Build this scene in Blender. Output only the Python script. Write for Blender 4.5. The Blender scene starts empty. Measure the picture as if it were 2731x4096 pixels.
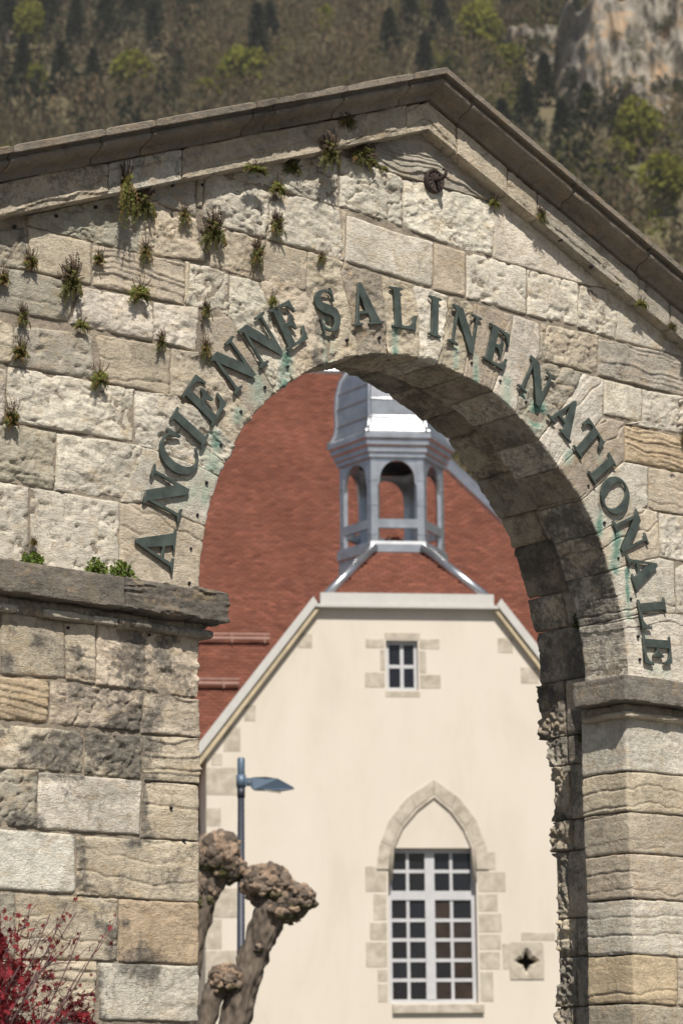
import bpy, math, random
import numpy as np
from mathutils import Matrix, Vector

random.seed(7)
rng = np.random.default_rng(11)
R_ = math.radians

# ------------------------------------------------------------------ camera, sky, sun, exposure
scene = bpy.context.scene
COL = scene.collection
ZC = 4.0                                   # height of the arch's centre above the ground
CAM = Vector((-9.1425, -10.2279, 1.4771))
YAW, PITCH, ROLL = 0.694866, 0.231271, -0.008395
fwd = Vector((math.sin(YAW) * math.cos(PITCH), math.cos(YAW) * math.cos(PITCH), math.sin(PITCH)))
rgt = Vector((math.cos(YAW), -math.sin(YAW), 0))
upv = rgt.cross(fwd)
r2 = rgt * math.cos(ROLL) + upv * math.sin(ROLL)
u2 = -rgt * math.sin(ROLL) + upv * math.cos(ROLL)
cd = bpy.data.cameras.new('camera')
cam = bpy.data.objects.new('camera', cd)
COL.objects.link(cam)
cam.matrix_world = Matrix(((r2.x, u2.x, -fwd.x, CAM.x), (r2.y, u2.y, -fwd.y, CAM.y), (r2.z, u2.z, -fwd.z, CAM.z), (0, 0, 0, 1)))
cd.sensor_fit = 'HORIZONTAL'
cd.sensor_width = 24
cd.lens = 87.24
cd.clip_start = 0.1
cd.clip_end = 5000
cd.dof.use_dof = True
cd.dof.focus_distance = 13.3
cd.dof.aperture_fstop = 3.7
scene.camera = cam

SUN = Vector((-0.55, -1.0, 1.36)).normalized()
world = bpy.data.worlds.new('World')
scene.world = world
world.use_nodes = True
wn = world.node_tree
bg = wn.nodes['Background']
sky = wn.nodes.new('ShaderNodeTexSky')
sky.sky_type = 'NISHITA'
sky.sun_disc = False
sky.sun_elevation = math.asin(SUN.z)
sky.sun_rotation = math.atan2(SUN.x, SUN.y)
sky.air_density = 1.0
sky.dust_density = 1.5
wn.links.new(sky.outputs[0], bg.inputs[0])
bg.inputs[1].default_value = 0.052
sd = bpy.data.lights.new('sun', 'SUN')
sd.energy = 5.0
sd.angle = R_(0.53)
sd.color = (1.0, 0.935, 0.835)
sun = bpy.data.objects.new('sun', sd)
COL.objects.link(sun)
sun.rotation_euler = SUN.to_track_quat('Z', 'Y').to_euler()
vs = scene.view_settings
vs.view_transform = 'Standard'
vs.look = 'None'
vs.exposure = 0.23
vs.gamma = 1.0
scene.render.engine = 'CYCLES'
scene.cycles.use_denoising = True
scene.cycles.max_bounces = 6

# ------------------------------------------------------------------ helpers
def _h(ix, iy, iz, s):
    n = (ix.astype(np.uint32) * np.uint32(374761393) + iy.astype(np.uint32) * np.uint32(668265263) + iz.astype(np.uint32) * np.uint32(2147483647 & 0x5bd1e995) + np.uint32(s * 7919 + 17))
    n = (n ^ (n >> np.uint32(13))) * np.uint32(1274126177)
    n = n ^ (n >> np.uint32(16))
    return (n & np.uint32(0xffff)).astype(np.float32) / 32767.5 - 1.0

def noise(x, y, z, s=0):
    x = np.asarray(x, np.float32); y = np.asarray(y, np.float32); z = np.asarray(z, np.float32)
    x, y, z = np.broadcast_arrays(x, y, z)
    fx, fy, fz = np.floor(x), np.floor(y), np.floor(z)
    ix, iy, iz = fx.astype(np.int64), fy.astype(np.int64), fz.astype(np.int64)
    tx, ty, tz = x - fx, y - fy, z - fz
    tx = tx * tx * (3 - 2 * tx); ty = ty * ty * (3 - 2 * ty); tz = tz * tz * (3 - 2 * tz)
    def L(a, b, t): return a + (b - a) * t
    with np.errstate(over='ignore'):
        c = [[[_h(ix + i, iy + j, iz + k, s) for k in (0, 1)] for j in (0, 1)] for i in (0, 1)]
    a = L(L(c[0][0][0], c[1][0][0], tx), L(c[0][1][0], c[1][1][0], tx), ty)
    b = L(L(c[0][0][1], c[1][0][1], tx), L(c[0][1][1], c[1][1][1], tx), ty)
    return L(a, b, tz)

def fbm(x, y, z, o=3, s=0, g=0.5):
    t = 0; a = 1.0; n = 0
    for i in range(o):
        t = t + a * noise(x * 2 ** i, y * 2 ** i, z * 2 ** i, s + i * 3); n += a; a *= g
    return t / n

def sstep(a, b, x):
    t = np.clip((x - a) / (b - a), 0, 1)
    return t * t * (3 - 2 * t)

def link(o, parent=None):
    COL.objects.link(o)
    if parent is not None:
        o.parent = parent
    return o

def mesh(name, V, F, mat=None, parent=None, smooth=False, attrs=None, mats=None, midx=None, sharp=None):
    """V (n,3); F: list of faces or an (m,k) array"""
    me = bpy.data.meshes.new(name)
    V = np.asarray(V, np.float32)
    if isinstance(F, np.ndarray):
        m, k = F.shape
        me.vertices.add(len(V)); me.vertices.foreach_set('co', V.ravel())
        me.loops.add(m * k); me.loops.foreach_set('vertex_index', F.astype(np.int32).ravel())
        me.polygons.add(m); me.polygons.foreach_set('loop_start', np.arange(0, m * k, k, dtype=np.int32))
        me.update(calc_edges=True)
    else:
        me.from_pydata(V.tolist(), [], F)
    if smooth:
        me.polygons.foreach_set('use_smooth', np.ones(len(me.polygons), bool))
    if attrs:
        for n, v in attrs.items():
            if v.ndim == 1:
                at = me.attributes.new(n, 'FLOAT', 'POINT'); at.data.foreach_set('value', v.astype(np.float32))
            else:
                at = me.attributes.new(n, 'FLOAT_COLOR', 'POINT')
                at.data.foreach_set('color', np.concatenate([v, np.ones((len(v), 1))], 1).astype(np.float32).ravel())
    for m_ in (mats or ([mat] if mat else [])):
        me.materials.append(m_)
    if midx is not None:
        me.polygons.foreach_set('material_index', np.asarray(midx, np.int32))
    me.update()
    if sharp: me.set_sharp_from_angle(angle=R_(sharp))
    return link(bpy.data.objects.new(name, me), parent)

def empty(name, loc=(0, 0, 0), parent=None, rz=0):
    o = bpy.data.objects.new(name, None)
    o.empty_display_size = 0.2
    o.location = loc; o.rotation_euler = (0, 0, rz)
    return link(o, parent)

def tag(o, label=None, cat=None, group=None, kind=None):
    if label: o['label'] = label
    if cat: o['category'] = cat
    if group: o['group'] = group
    if kind: o['kind'] = kind
    return o

class MB:
    """collects pieces into one mesh"""
    def __init__(s): s.V = []; s.F = []; s.n = 0; s.M = []
    def add(s, V, F, m=0):
        s.V += [tuple(v) for v in V]; s.F += [tuple(i + s.n for i in f) for f in F]; s.M += [m] * len(F); s.n += len(V); return s
    def box(s, x0, x1, y0, y1, z0, z1, m=0):
        V = [(x, y, z) for z in (z0, z1) for y in (y0, y1) for x in (x0, x1)]
        return s.add(V, [(0, 2, 3, 1), (4, 5, 7, 6), (0, 1, 5, 4), (2, 6, 7, 3), (0, 4, 6, 2), (1, 3, 7, 5)], m)
    def tube(s, pts, rad, n=8, m=0, cap=True):
        pts = [Vector(p) for p in pts]; rad = rad if hasattr(rad, '__len__') else [rad] * len(pts)
        V = []; prev = None
        for i, p in enumerate(pts):
            d = (pts[min(i + 1, len(pts) - 1)] - pts[max(i - 1, 0)]).normalized()
            a = d.orthogonal().normalized() if prev is None else (prev - d * prev.dot(d)).normalized()
            prev = a; b = d.cross(a)
            V += [p + (a * math.cos(2 * math.pi * k / n) + b * math.sin(2 * math.pi * k / n)) * rad[i] for k in range(n)]
        F = [(i * n + k, i * n + (k + 1) % n, (i + 1) * n + (k + 1) % n, (i + 1) * n + k) for i in range(len(pts) - 1) for k in range(n)]
        if cap: F += [tuple(range(n - 1, -1, -1)), tuple((len(pts) - 1) * n + k for k in range(n))]
        return s.add(V, F, m)
    def prism(s, poly, d0, d1, frame, m=0):
        """poly 2D extruded d0..d1; frame(a,b,d)->xyz"""
        n = len(poly)
        V = [frame(a, b, d0) for a, b in poly] + [frame(a, b, d1) for a, b in poly]
        F = [tuple(range(n)), tuple(range(2 * n - 1, n - 1, -1))] + [(i, i + n, (i + 1) % n + n, (i + 1) % n) for i in range(n)]
        return s.add(V, F, m)
    def lathe(s, prof, c, n=24, m=0, ang=0.0):
        V = []
        for r, z in prof:
            V += [(c[0] + r * math.cos(ang + 2 * math.pi * k / n), c[1] + r * math.sin(ang + 2 * math.pi * k / n), c[2] + z) for k in range(n)]
        F = [(i * n + k, i * n + (k + 1) % n, (i + 1) * n + (k + 1) % n, (i + 1) * n + k) for i in range(len(prof) - 1) for k in range(n)]
        return s.add(V, F, m)
    def build(s, name, mat, parent=None, smooth=False):
        mats = mat if isinstance(mat, list) else [mat]
        return mesh(name, s.V, s.F, parent=parent, smooth=smooth, mats=mats, midx=s.M)

# ------------------------------------------------------------------ materials
def newmat(name):
    m = bpy.data.materials.new(name); m.use_nodes = True
    nt = m.node_tree; b = nt.nodes['Principled BSDF']
    return m, nt, b

class NT:
    def __init__(s, nt): s.nt = nt; s.L = nt.links.new
    def n(s, t, **k):
        nd = s.nt.nodes.new('ShaderNode' + t)
        for a, v in k.items(): setattr(nd, a, v)
        return nd
    def coord(s, scale=(1, 1, 1), kind='Object', rnd=False):
        tc = s.n('TexCoord'); mp = s.n('Mapping'); s.L(tc.outputs[kind], mp.inputs[0])
        mp.inputs['Scale'].default_value = scale
        if rnd:
            oi = s.n('ObjectInfo'); mu = s.n('Math', operation='MULTIPLY'); mu.inputs[1].default_value = 37.0
            s.L(oi.outputs['Random'], mu.inputs[0]); s.L(mu.outputs[0], mp.inputs['Location'])
        return mp.outputs[0]
    def noise(s, vec, scale, detail=4, rough=0.55, dist=0.0):
        nz = s.n('TexNoise'); s.L(vec, nz.inputs['Vector']); nz.inputs['Scale'].default_value = scale
        nz.inputs['Detail'].default_value = detail; nz.inputs['Roughness'].default_value = rough; nz.inputs['Distortion'].default_value = dist
        return nz.outputs['Fac']
    def ramp(s, fac, stops):
        r = s.n('ValToRGB'); e = r.color_ramp.elements
        while len(e) < len(stops): e.new(0.5)
        for q, (p, c) in zip(e, stops):
            q.position = p; q.color = (c[0], c[1], c[2], 1) if hasattr(c, '__len__') else (c, c, c, 1)
        s.L(fac, r.inputs[0]); return r.outputs[0]
    def mix(s, a, b, f, mode='MIX'):
        m = s.n('MixRGB', blend_type=mode)
        for v, i in ((f, 0), (a, 1), (b, 2)):
            if hasattr(v, 'is_linked'): s.L(v, m.inputs[i])
            elif i == 0: m.inputs[0].default_value = v
            else: m.inputs[i].default_value = (*v, 1)
        return m.outputs[0]
    def math(s, op, a, b=None):
        m = s.n('Math', operation=op)
        for i, v in enumerate((a, b)):
            if v is None: continue
            if hasattr(v, 'is_linked'): s.L(v, m.inputs[i])
            else: m.inputs[i].default_value = v
        return m.outputs[0]
    def attr(s, name, out='Fac', t='GEOMETRY'):
        a = s.n('Attribute', attribute_name=name, attribute_type=t); return a.outputs[out]
    def bump(s, hgt, strength, dist, nrm=None):
        b = s.n('Bump'); b.inputs['Strength'].default_value = strength; b.inputs['Distance'].default_value = dist
        s.L(hgt, b.inputs['Height'])
        if nrm is not None: s.L(nrm, b.inputs['Normal'])
        return b.outputs[0]

def stone_mat(name, bands=False, grainy=1.0):
    m, nt, b = newmat(name); N = NT(nt)
    v = N.coord(rnd=True)
    oi = N.n('ObjectInfo')
    big = N.ramp(N.noise(v, 2.6, 5, 0.6, 0.4), [(0.3, 0.74), (0.55, 1.0), (0.75, 1.14)])
    c = N.mix(oi.outputs['Color'], big, 1.0, 'MULTIPLY')
    mid = N.ramp(N.noise(v, 13, 7, 0.65, 0.8), [(0.28, 0.60), (0.5, 1.0), (0.72, 1.13)])
    c = N.mix(c, mid, 0.85, 'MULTIPLY')
    och = N.ramp(N.noise(N.coord((1, 1, 1.6), rnd=True), 5.5, 6, 0.7, 1.0), [(0.52, 0.0), (0.72, 0.62)])
    c = N.mix(c, (0.47, 0.34, 0.19), och)
    gry = N.ramp(N.noise(N.coord((1, 1, 0.6), rnd=True), 4.0, 8, 0.68, 0.6), [(0.55, 0.0), (0.74, 0.55)])
    c = N.mix(c, (0.22, 0.215, 0.20), gry)
    fin = N.ramp(N.noise(v, 95, 4, 0.6), [(0.25, 0.68), (0.5, 1.0), (0.8, 1.14)])
    c = N.mix(c, fin, 0.8 * grainy, 'MULTIPLY')
    vl = N.math('ABSOLUTE', N.math('SUBTRACT', N.noise(N.coord((1, 1, 1.5), rnd=True), 8.0, 7, 0.6, 0.6), 0.5))
    c = N.mix(c, (0.30, 0.215, 0.125), N.math('MULTIPLY', N.ramp(vl, [(0.0, 0.75), (0.016, 0.0)]), N.ramp(N.noise(v, 3.3, 3, 0.5), [(0.42, 0.0), (0.6, 1.0)])))
    sp = N.ramp(N.noise(v, 60, 2, 0.5), [(0.69, 0.0), (0.75, 0.6)])
    c = N.mix(c, (0.13, 0.12, 0.10), sp)
    so = N.attr('soot'); sn = N.noise(v, 42, 6, 0.7)
    sn2 = N.noise(v, 17, 7, 0.75, 0.7)
    so2 = N.math('ADD', so, N.math('MULTIPLY', N.math('MULTIPLY', N.math('SUBTRACT', N.math('ADD', N.math('MULTIPLY', sn, 0.45), N.math('MULTIPLY', sn2, 0.55)), 0.5), 4.6), N.ramp(so, [(0.0, 0.0), (0.25, 1.0)])))
    c = N.mix(c, N.ramp(N.noise(v, 25, 5, 0.7), [(0.3, (0.055, 0.052, 0.048)), (0.7, (0.16, 0.15, 0.135))]), N.ramp(so2, [(0.12, 0.0), (0.5, 0.5), (1.1, 0.86)]))
    gr = N.attr('green'); g2 = N.math('MULTIPLY', gr, N.math('ADD', N.noise(v, 22, 6, 0.75), 0.45))
    c = N.mix(c, N.ramp(g2, [(0.0, (0.52, 0.58, 0.47)), (0.45, (0.38, 0.47, 0.39)), (1.0, (0.12, 0.25, 0.20))]), N.ramp(g2, [(0.05, 0.0), (0.5, 0.65), (1.0, 0.9)]))
    nt.links.new(c, b.inputs['Base Color'])
    b.inputs['Roughness'].default_value = 0.92
    b.inputs['Specular IOR Level'].default_value = 0.25
    h1 = N.noise(v, 38, 8, 0.68, 0.5); h2 = N.noise(v, 150, 4, 0.6)
    h3 = N.noise(N.coord((1, 1, 3.2), rnd=True), 16, 6, 0.7, 1.2)
    nrm = N.bump(h2, 0.75, 0.006, N.bump(N.math('ADD', h1, N.math('MULTIPLY', h3, 0.8)), 0.8, 0.016))
    nt.links.new(nrm, b.inputs['Normal'])
    return m

M = {}
M['stone'] = stone_mat('limestone')
M['dark_stone'] = stone_mat('weathered_limestone', grainy=0.9)

def simple(name, col, rough=0.8, metal=0.0, var=0.2, scale=8.0, bump=0.0, bscale=60, spec=0.5, stretch=(1, 1, 1), col2=None):
    m, nt, b = newmat(name); N = NT(nt); v = N.coord(stretch)
    f = N.noise(v, scale, 6, 0.62, 0.4)
    c2 = col2 or tuple(min(1, x * (1 + var)) for x in col)
    c = N.ramp(f, [(0.3, tuple(x * (1 - var) for x in col)), (0.7, c2)])
    nt.links.new(c, b.inputs['Base Color'])
    b.inputs['Roughness'].default_value = rough; b.inputs['Metallic'].default_value = metal; b.inputs['Specular IOR Level'].default_value = spec
    if bump:
        nt.links.new(N.bump(N.noise(v, bscale, 5, 0.6), bump, 0.01), b.inputs['Normal'])
    return m

def attr_mat(name, rough=0.8, var=0.25, scale=10, spec=0.3, translucent=0.0, metal=0.0, bump=0, bscale=40):
    m, nt, b = newmat(name); N = NT(nt)
    f = N.ramp(N.noise(N.coord(), scale, 5, 0.6), [(0.3, 1 - var), (0.7, 1 + var)])
    c = N.mix(N.attr('col', 'Color'), f, 1.0, 'MULTIPLY')
    nt.links.new(c, b.inputs['Base Color'])
    b.inputs['Roughness'].default_value = rough; b.inputs['Specular IOR Level'].default_value = spec; b.inputs['Metallic'].default_value = metal
    if bump: nt.links.new(N.bump(N.noise(N.coord(), bscale, 5, 0.6), bump, 0.02), b.inputs['Normal'])
    if translucent:
        tr = N.n('BsdfTranslucent'); mx = N.n('MixShader'); mx.inputs[0].default_value = translucent
        nt.links.new(c, tr.inputs[0]); nt.links.new(b.outputs[0], mx.inputs[1]); nt.links.new(tr.outputs[0], mx.inputs[2])
        nt.links.new(mx.outputs[0], nt.nodes['Material Output'].inputs[0])
    return m

M['mortar'] = simple('lime_mortar', (0.25, 0.212, 0.165), 0.95, var=0.4, scale=9, bump=1.0, bscale=55)
M['bronze'] = simple('patinated_bronze', (0.046, 0.056, 0.050), 0.5, 0.2, 0.3, 9.0, 0.3, 40, stretch=(1, 1, 1), col2=(0.098, 0.122, 0.107))
M['iron'] = simple('rusty_iron', (0.045, 0.030, 0.026), 0.75, 0.2, 0.4, 40, 0.5, 90)
M['bolt'] = simple('dark_iron_bolt', (0.018, 0.018, 0.020), 0.6, 0.3, 0.3, 40)
M['fern'] = attr_mat('fern_frond', 0.6, 0.3, 60, 0.3, 0.3)
M['bark'] = simple('plane_bark', (0.125, 0.100, 0.078), 0.95, 0, 0.55, 12, 1.0, 26, stretch=(1, 1, 0.35))
pm_, pnt, pb_ = newmat('cream_plaster'); pN = NT(pnt)
pc = pN.ramp(pN.noise(pN.coord((1, 1, .35)), 0.9, 8, .65, .5), [(.3, (.565, .512, .438)), (.5, (.62, .566, .490)), (.7, (.645, .594, .520))])
pc = pN.mix(pc, pN.ramp(pN.noise(pN.coord((2.2, 2.2, .5)), 1.0, 8, .7, 1.0), [(.3, .95), (.6, 1.0)]), .6, 'MULTIPLY')
pnt.links.new(pc, pb_.inputs['Base Color']); pb_.inputs['Roughness'].default_value = .95; pnt.links.new(pN.bump(pN.noise(pN.coord(), 45, 5, .6), .25, .01), pb_.inputs['Normal'])
M['plaster'] = pm_
M['trim'] = simple('window_limestone', (0.45, 0.395, 0.315), 0.95, 0, 0.30, 5.0, 0.4, 40, col2=(0.56, 0.51, 0.43))
M['zinc'] = simple('zinc_sheet', (0.46, 0.475, 0.50), 0.28, 0.85, 0.2, 4.0, 0.08, 20)
M['white_wood'] = simple('white_paint', (0.50, 0.49, 0.47), 0.5, 0, 0.05, 6)
M['grey_wood'] = simple('grey_painted_wood', (0.48, 0.483, 0.50), 0.5, 0, 0.08, 6)
M['wood'] = simple('verge_board', (0.48, 0.40, 0.27), 0.8, 0, 0.2, 6)
M['glass'] = simple('window_glass', (0.012, 0.013, 0.018), 0.08, 0, 0.3, 1.0, spec=0.5)
M['glass2'] = simple('brown_window_glass', (0.032, 0.022, 0.018), 0.12, 0, 0.5, 2.0, spec=0.5)
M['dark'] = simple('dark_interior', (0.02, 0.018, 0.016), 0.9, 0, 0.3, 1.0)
M['tile'] = attr_mat('roof_tile', 0.9, 0.10, 1.2, 0.1)
M['lamp'] = simple('blue_grey_paint', (0.105, 0.15, 0.21), 0.45, 0.2, 0.1, 5)
M['pole'] = simple('dark_blue_paint', (0.035, 0.042, 0.060), 0.5, 0.2, 0.15, 5)
M['lens'] = simple('lamp_lens', (0.30, 0.31, 0.32), 0.2, 0, 0.05, 5)
M['pink'] = simple('weathered_snow_guard', (0.31, 0.18, 0.145), 0.7, 0, 0.2, 5)
M['leafcol'] = attr_mat('leaf', 0.6, 0.2, 20, 0.3, 0.35)
M['hilltree'] = attr_mat('hill_foliage', 0.9, 0.25, 0.12, 0.1, 0.5)
M['hillbark'] = simple('hill_bark', (0.11, 0.092, 0.078), 0.95, 0, 0.3, 1)

# ------------------------------------------------------------------ measured layout (metres; wall plane x, height above the arch centre)
STONES=[('ashlar_block','rough','grey',0,[0,1,2,3],[(-3.017,1.683),(-2.687,1.818),(-2.651,1.583),(-3.013,1.551)]),('ashlar_block','smooth','tan',0,[0,1,2,3],[(-2.684,1.816),(-2.29,1.816),(-2.283,1.585),(-2.645,1.579)]),('ashlar_block','rough','grey',0,[0,1,2,4],[(-2.689,1.869),(-1.893,2.22),(-1.996,1.818),(-2.28,1.822),(-2.684,1.821)]),('ashlar_block','rough','tan',0,[0,1,2,3],[(-1.946,2.137),(-1.621,2.107),(-1.556,1.871),(-1.999,1.819)]),('ashlar_block','crack','grey',0,[0,1,2,3],[(-1.955,2.311),(-1.619,2.405),(-1.618,2.11),(-1.946,2.137)]),('ashlar_block','smooth','tan',0,[0,1,2,3],[(-1.613,2.394),(-1.563,2.406),(-1.572,2.176),(-1.613,2.167)]),('ashlar_block','rough','white',0,[0,2,3,5],[(-1.557,2.401),(-1.249,2.393),(-1.104,2.359),(-1.132,2.094),(-1.433,2.089),(-1.569,2.09)]),('ashlar_block','rough','white',0,[0,1,2,5],[(-1.357,2.475),(-0.609,2.778),(-0.615,2.391),(-0.925,2.397),(-1.241,2.395),(-1.365,2.385)]),('ashlar_block','rough','white',0,[0,2,3,5],[(-1.102,2.356),(-0.917,2.396),(-0.609,2.39),(-0.575,2.084),(-0.847,2.085),(-1.126,2.093)]),('ashlar_block','rough','tan',0,[0,2,3,4],[(-1.55,2.088),(-1.429,2.087),(-1.187,2.082),(-1.249,1.84),(-1.511,1.845)]),('ashlar_block','smooth','taupe',0,[0,1,2,3],[(-1.183,2.08),(-0.843,2.079),(-0.856,1.841),(-1.245,1.838)]),('ashlar_block','band','tan',0,[0,1,2,3],[(-2.281,1.808),(-1.691,1.831),(-1.689,1.596),(-2.276,1.584)]),('ashlar_block','smooth','tan',0,[0,1,2,3],[(-1.686,1.845),(-1.652,1.845),(-1.674,1.609),(-1.686,1.607)]),('ashlar_block','rough','white',0,[0,1,2,3],[(-1.651,1.842),(-1.389,1.837),(-1.392,1.595),(-1.681,1.601)]),('ashlar_block','rough','white',0,[0,1,2,3],[(-2.362,1.569),(-1.889,1.577),(-1.89,1.352),(-2.409,1.349)]),('ashlar_block','rough','white',0,[0,1,2,3],[(-1.887,1.574),(-1.593,1.602),(-1.612,1.348),(-1.889,1.364)]),('ashlar_block','crack','grey',0,[0,2,3,4],[(-3.013,1.551),(-2.645,1.579),(-2.365,1.568),(-2.423,1.355),(-3.006,1.325)]),('ashlar_block','rough','tan',0,[0,1,2,3],[(-3.006,1.31),(-2.747,1.275),(-2.745,1.076),(-2.998,1.044)]),('ashlar_block','pit','grey',0,[0,1,2,3],[(-2.737,1.28),(-2.261,1.316),(-2.27,1.075),(-2.777,1.059)]),('ashlar_block','crack','tan',0,[0,1,2,3],[(-2.256,1.323),(-1.778,1.345),(-1.783,1.075),(-2.197,1.076)]),('ashlar_block','rough','white',0,[0,1,2,3],[(-2.997,1.041),(-2.793,1.033),(-2.789,0.747),(-2.988,0.733)]),('ashlar_block','rough','white',0,[0,1,2,3],[(-2.777,1.056),(-2.008,1.072),(-2.011,0.788),(-2.779,0.763)]),('ashlar_block','rough','grey',0,[0,2,3,4],[(-2.988,0.733),(-2.779,0.754),(-2.482,0.761),(-2.496,0.457),(-2.978,0.457)]),('ashlar_block','rough','white',0,[0,1,2,3],[(-2.478,0.759),(-1.951,0.777),(-1.959,0.464),(-2.487,0.455)]),('ashlar_block','pit','white',0,[0,1,2,3],[(-2.978,0.449),(-2.64,0.452),(-2.627,0.025),(-2.965,0.015)]),('ashlar_block','pit','white',0,[0,1,2,3],[(-2.629,0.451),(-2.091,0.454),(-2.09,0.029),(-2.619,0.026)]),('ashlar_block','band','grey',0,[0,1,3,6],[(-0.347,2.838),(0.054,3.056),(0.64,2.724),(0.529,2.699),(0.34,2.704),(-0.127,2.695),(-0.349,2.707)]),('ashlar_block','rough','white',0,[0,2,3,4],[(-0.596,2.715),(-0.341,2.708),(-0.132,2.694),(-0.129,2.385),(-0.604,2.403)]),('ashlar_block','rough','white',0,[0,3,4,6],[(-0.126,2.692),(0.25,2.697),(0.529,2.699),(0.621,2.692),(0.581,2.361),(0.348,2.349),(-0.123,2.383)]),('ashlar_block','smooth','white',0,[0,1,2,4],[(0.599,2.778),(1.103,2.629),(1.647,2.366),(1.296,2.339),(0.586,2.347)]),('ashlar_block','smooth','white',0,[0,2,3,4],[(-0.55,2.361),(-0.202,2.342),(0.109,2.342),(0.09,2.06),(-0.57,2.08)]),('ashlar_block','smooth','tan',0,[0,1,2,3],[(-0.587,2.387),(-0.554,2.381),(-0.576,2.082),(-0.59,2.085)]),('ashlar_block','smooth','tan',0,[0,1,2,3],[(0.116,2.336),(0.36,2.342),(0.35,2.054),(0.101,2.049)]),('ashlar_block','pit','white',0,[0,1,2,3],[(0.37,2.341),(0.863,2.341),(0.846,2.046),(0.362,2.052)]),('ashlar_block','pit','white',0,[0,1,2,3],[(0.872,2.339),(1.302,2.338),(1.284,2.057),(0.857,2.047)]),('ashlar_block','rough','white',0,[0,2,3,5],[(1.308,2.337),(1.541,2.357),(1.67,2.344),(1.61,2.035),(1.462,2.041),(1.286,2.055)]),('ashlar_block','smooth','white',0,[0,1,2,4],[(1.64,2.338),(2.083,2.209),(2.382,2.037),(2.122,2.037),(1.617,2.032)]),('ashlar_block','rough','tan',0,[0,1,2,5],[(0.969,2.017),(1.461,2.036),(1.436,1.778),(1.195,1.78),(0.99,1.785),(0.958,1.842)]),('ashlar_block','band','grey',0,[0,2,3,4],[(1.462,2.016),(2.1,2.04),(2.507,2.043),(2.49,1.78),(1.445,1.772)]),('ashlar_block','smooth','white',0,[0,1,2,3],[(1.501,1.758),(1.833,1.756),(1.822,1.544),(1.488,1.533)]),('ashlar_block','rough','white',0,[0,1,2,3],[(1.842,1.757),(2.49,1.776),(2.475,1.54),(1.67,1.501),(1.832,1.549)]),('ashlar_block','band','orange',0,[0,1,2,4],[(1.67,1.494),(2.434,1.507),(2.42,1.28),(1.879,1.27),(1.663,1.267)]),('ashlar_block','crack','tan',0,[0,1,2,4],[(1.871,1.259),(2.419,1.274),(2.403,1.007),(1.899,0.986),(1.858,1.006)]),('ashlar_block','rough','white',0,[0,1,2,3],[(1.949,0.983),(2.491,0.997),(2.472,0.692),(1.943,0.699)]),('ashlar_block','rough','white',0,[0,1,2,3],[(2.076,0.675),(2.472,0.685),(2.452,0.384),(2.07,0.356)]),('pier_stone','rough','grey',0.6,[0,1,2,3],[(-3.017,-0.203),(-2.789,-0.199),(-2.78,-0.51),(-3.007,-0.515)]),('pier_stone','smooth','tan',0.35,[0,1,2,3],[(-2.784,-0.198),(-2.422,-0.208),(-2.399,-0.495),(-2.776,-0.511)]),('pier_stone','crack','tan',0.5,[0,1,2,3],[(-2.417,-0.208),(-2.226,-0.199),(-2.223,-0.503),(-2.396,-0.496)]),('pier_stone','band','orange',0.3,[0,1,2,3],[(-3.007,-0.528),(-2.5,-0.511),(-2.505,-0.724),(-3.0,-0.736)]),('pier_stone','rough','tan',0.65,[0,1,2,3],[(-2.489,-0.516),(-1.933,-0.514),(-1.946,-0.725),(-2.494,-0.729)]),('pier_stone','rough','tan',0.6,[0,1,2,3],[(-3.0,-0.753),(-2.287,-0.749),(-2.291,-0.957),(-2.993,-0.972)]),('pier_stone','rough','tan',0.75,[0,1,2,3],[(-2.283,-0.748),(-1.948,-0.74),(-1.927,-0.963),(-2.279,-0.966)]),('pier_stone','rough','grey',0.45,[0,1,2,3],[(-2.993,-0.979),(-2.558,-0.96),(-2.555,-1.244),(-2.984,-1.249)]),('pier_stone','smooth','white',0.25,[0,1,2,3],[(-2.548,-0.968),(-1.935,-0.968),(-1.943,-1.244),(-2.552,-1.249)]),('pier_stone','smooth','chalk',0.05,[0,1,2,3],[(-2.984,-1.256),(-2.33,-1.263),(-2.325,-1.552),(-2.975,-1.55)]),('pier_stone','rough','grey',0.5,[0,1,2,3],[(-2.975,-1.554),(-2.672,-1.561),(-2.656,-1.877),(-2.965,-1.873)]),('pier_stone','crack','tan',0.35,[0,1,2,3],[(-2.666,-1.561),(-2.074,-1.561),(-2.065,-1.868),(-2.653,-1.874)]),('pier_stone','crack','tan',0.1,[0,1,2,3],[(-2.965,-1.879),(-2.558,-1.877),(-2.548,-2.178),(-2.955,-2.18)]),('pier_stone','band','tan',0.25,[0,1,2,3],[(-2.552,-1.877),(-2.193,-1.873),(-2.203,-2.158),(-2.546,-2.16)]),('pier_stone','crack','tan',0,[0,1,2,3],[(1.964,-1.741),(2.311,-1.743),(2.292,-2.038),(1.952,-2.019)])]
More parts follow.
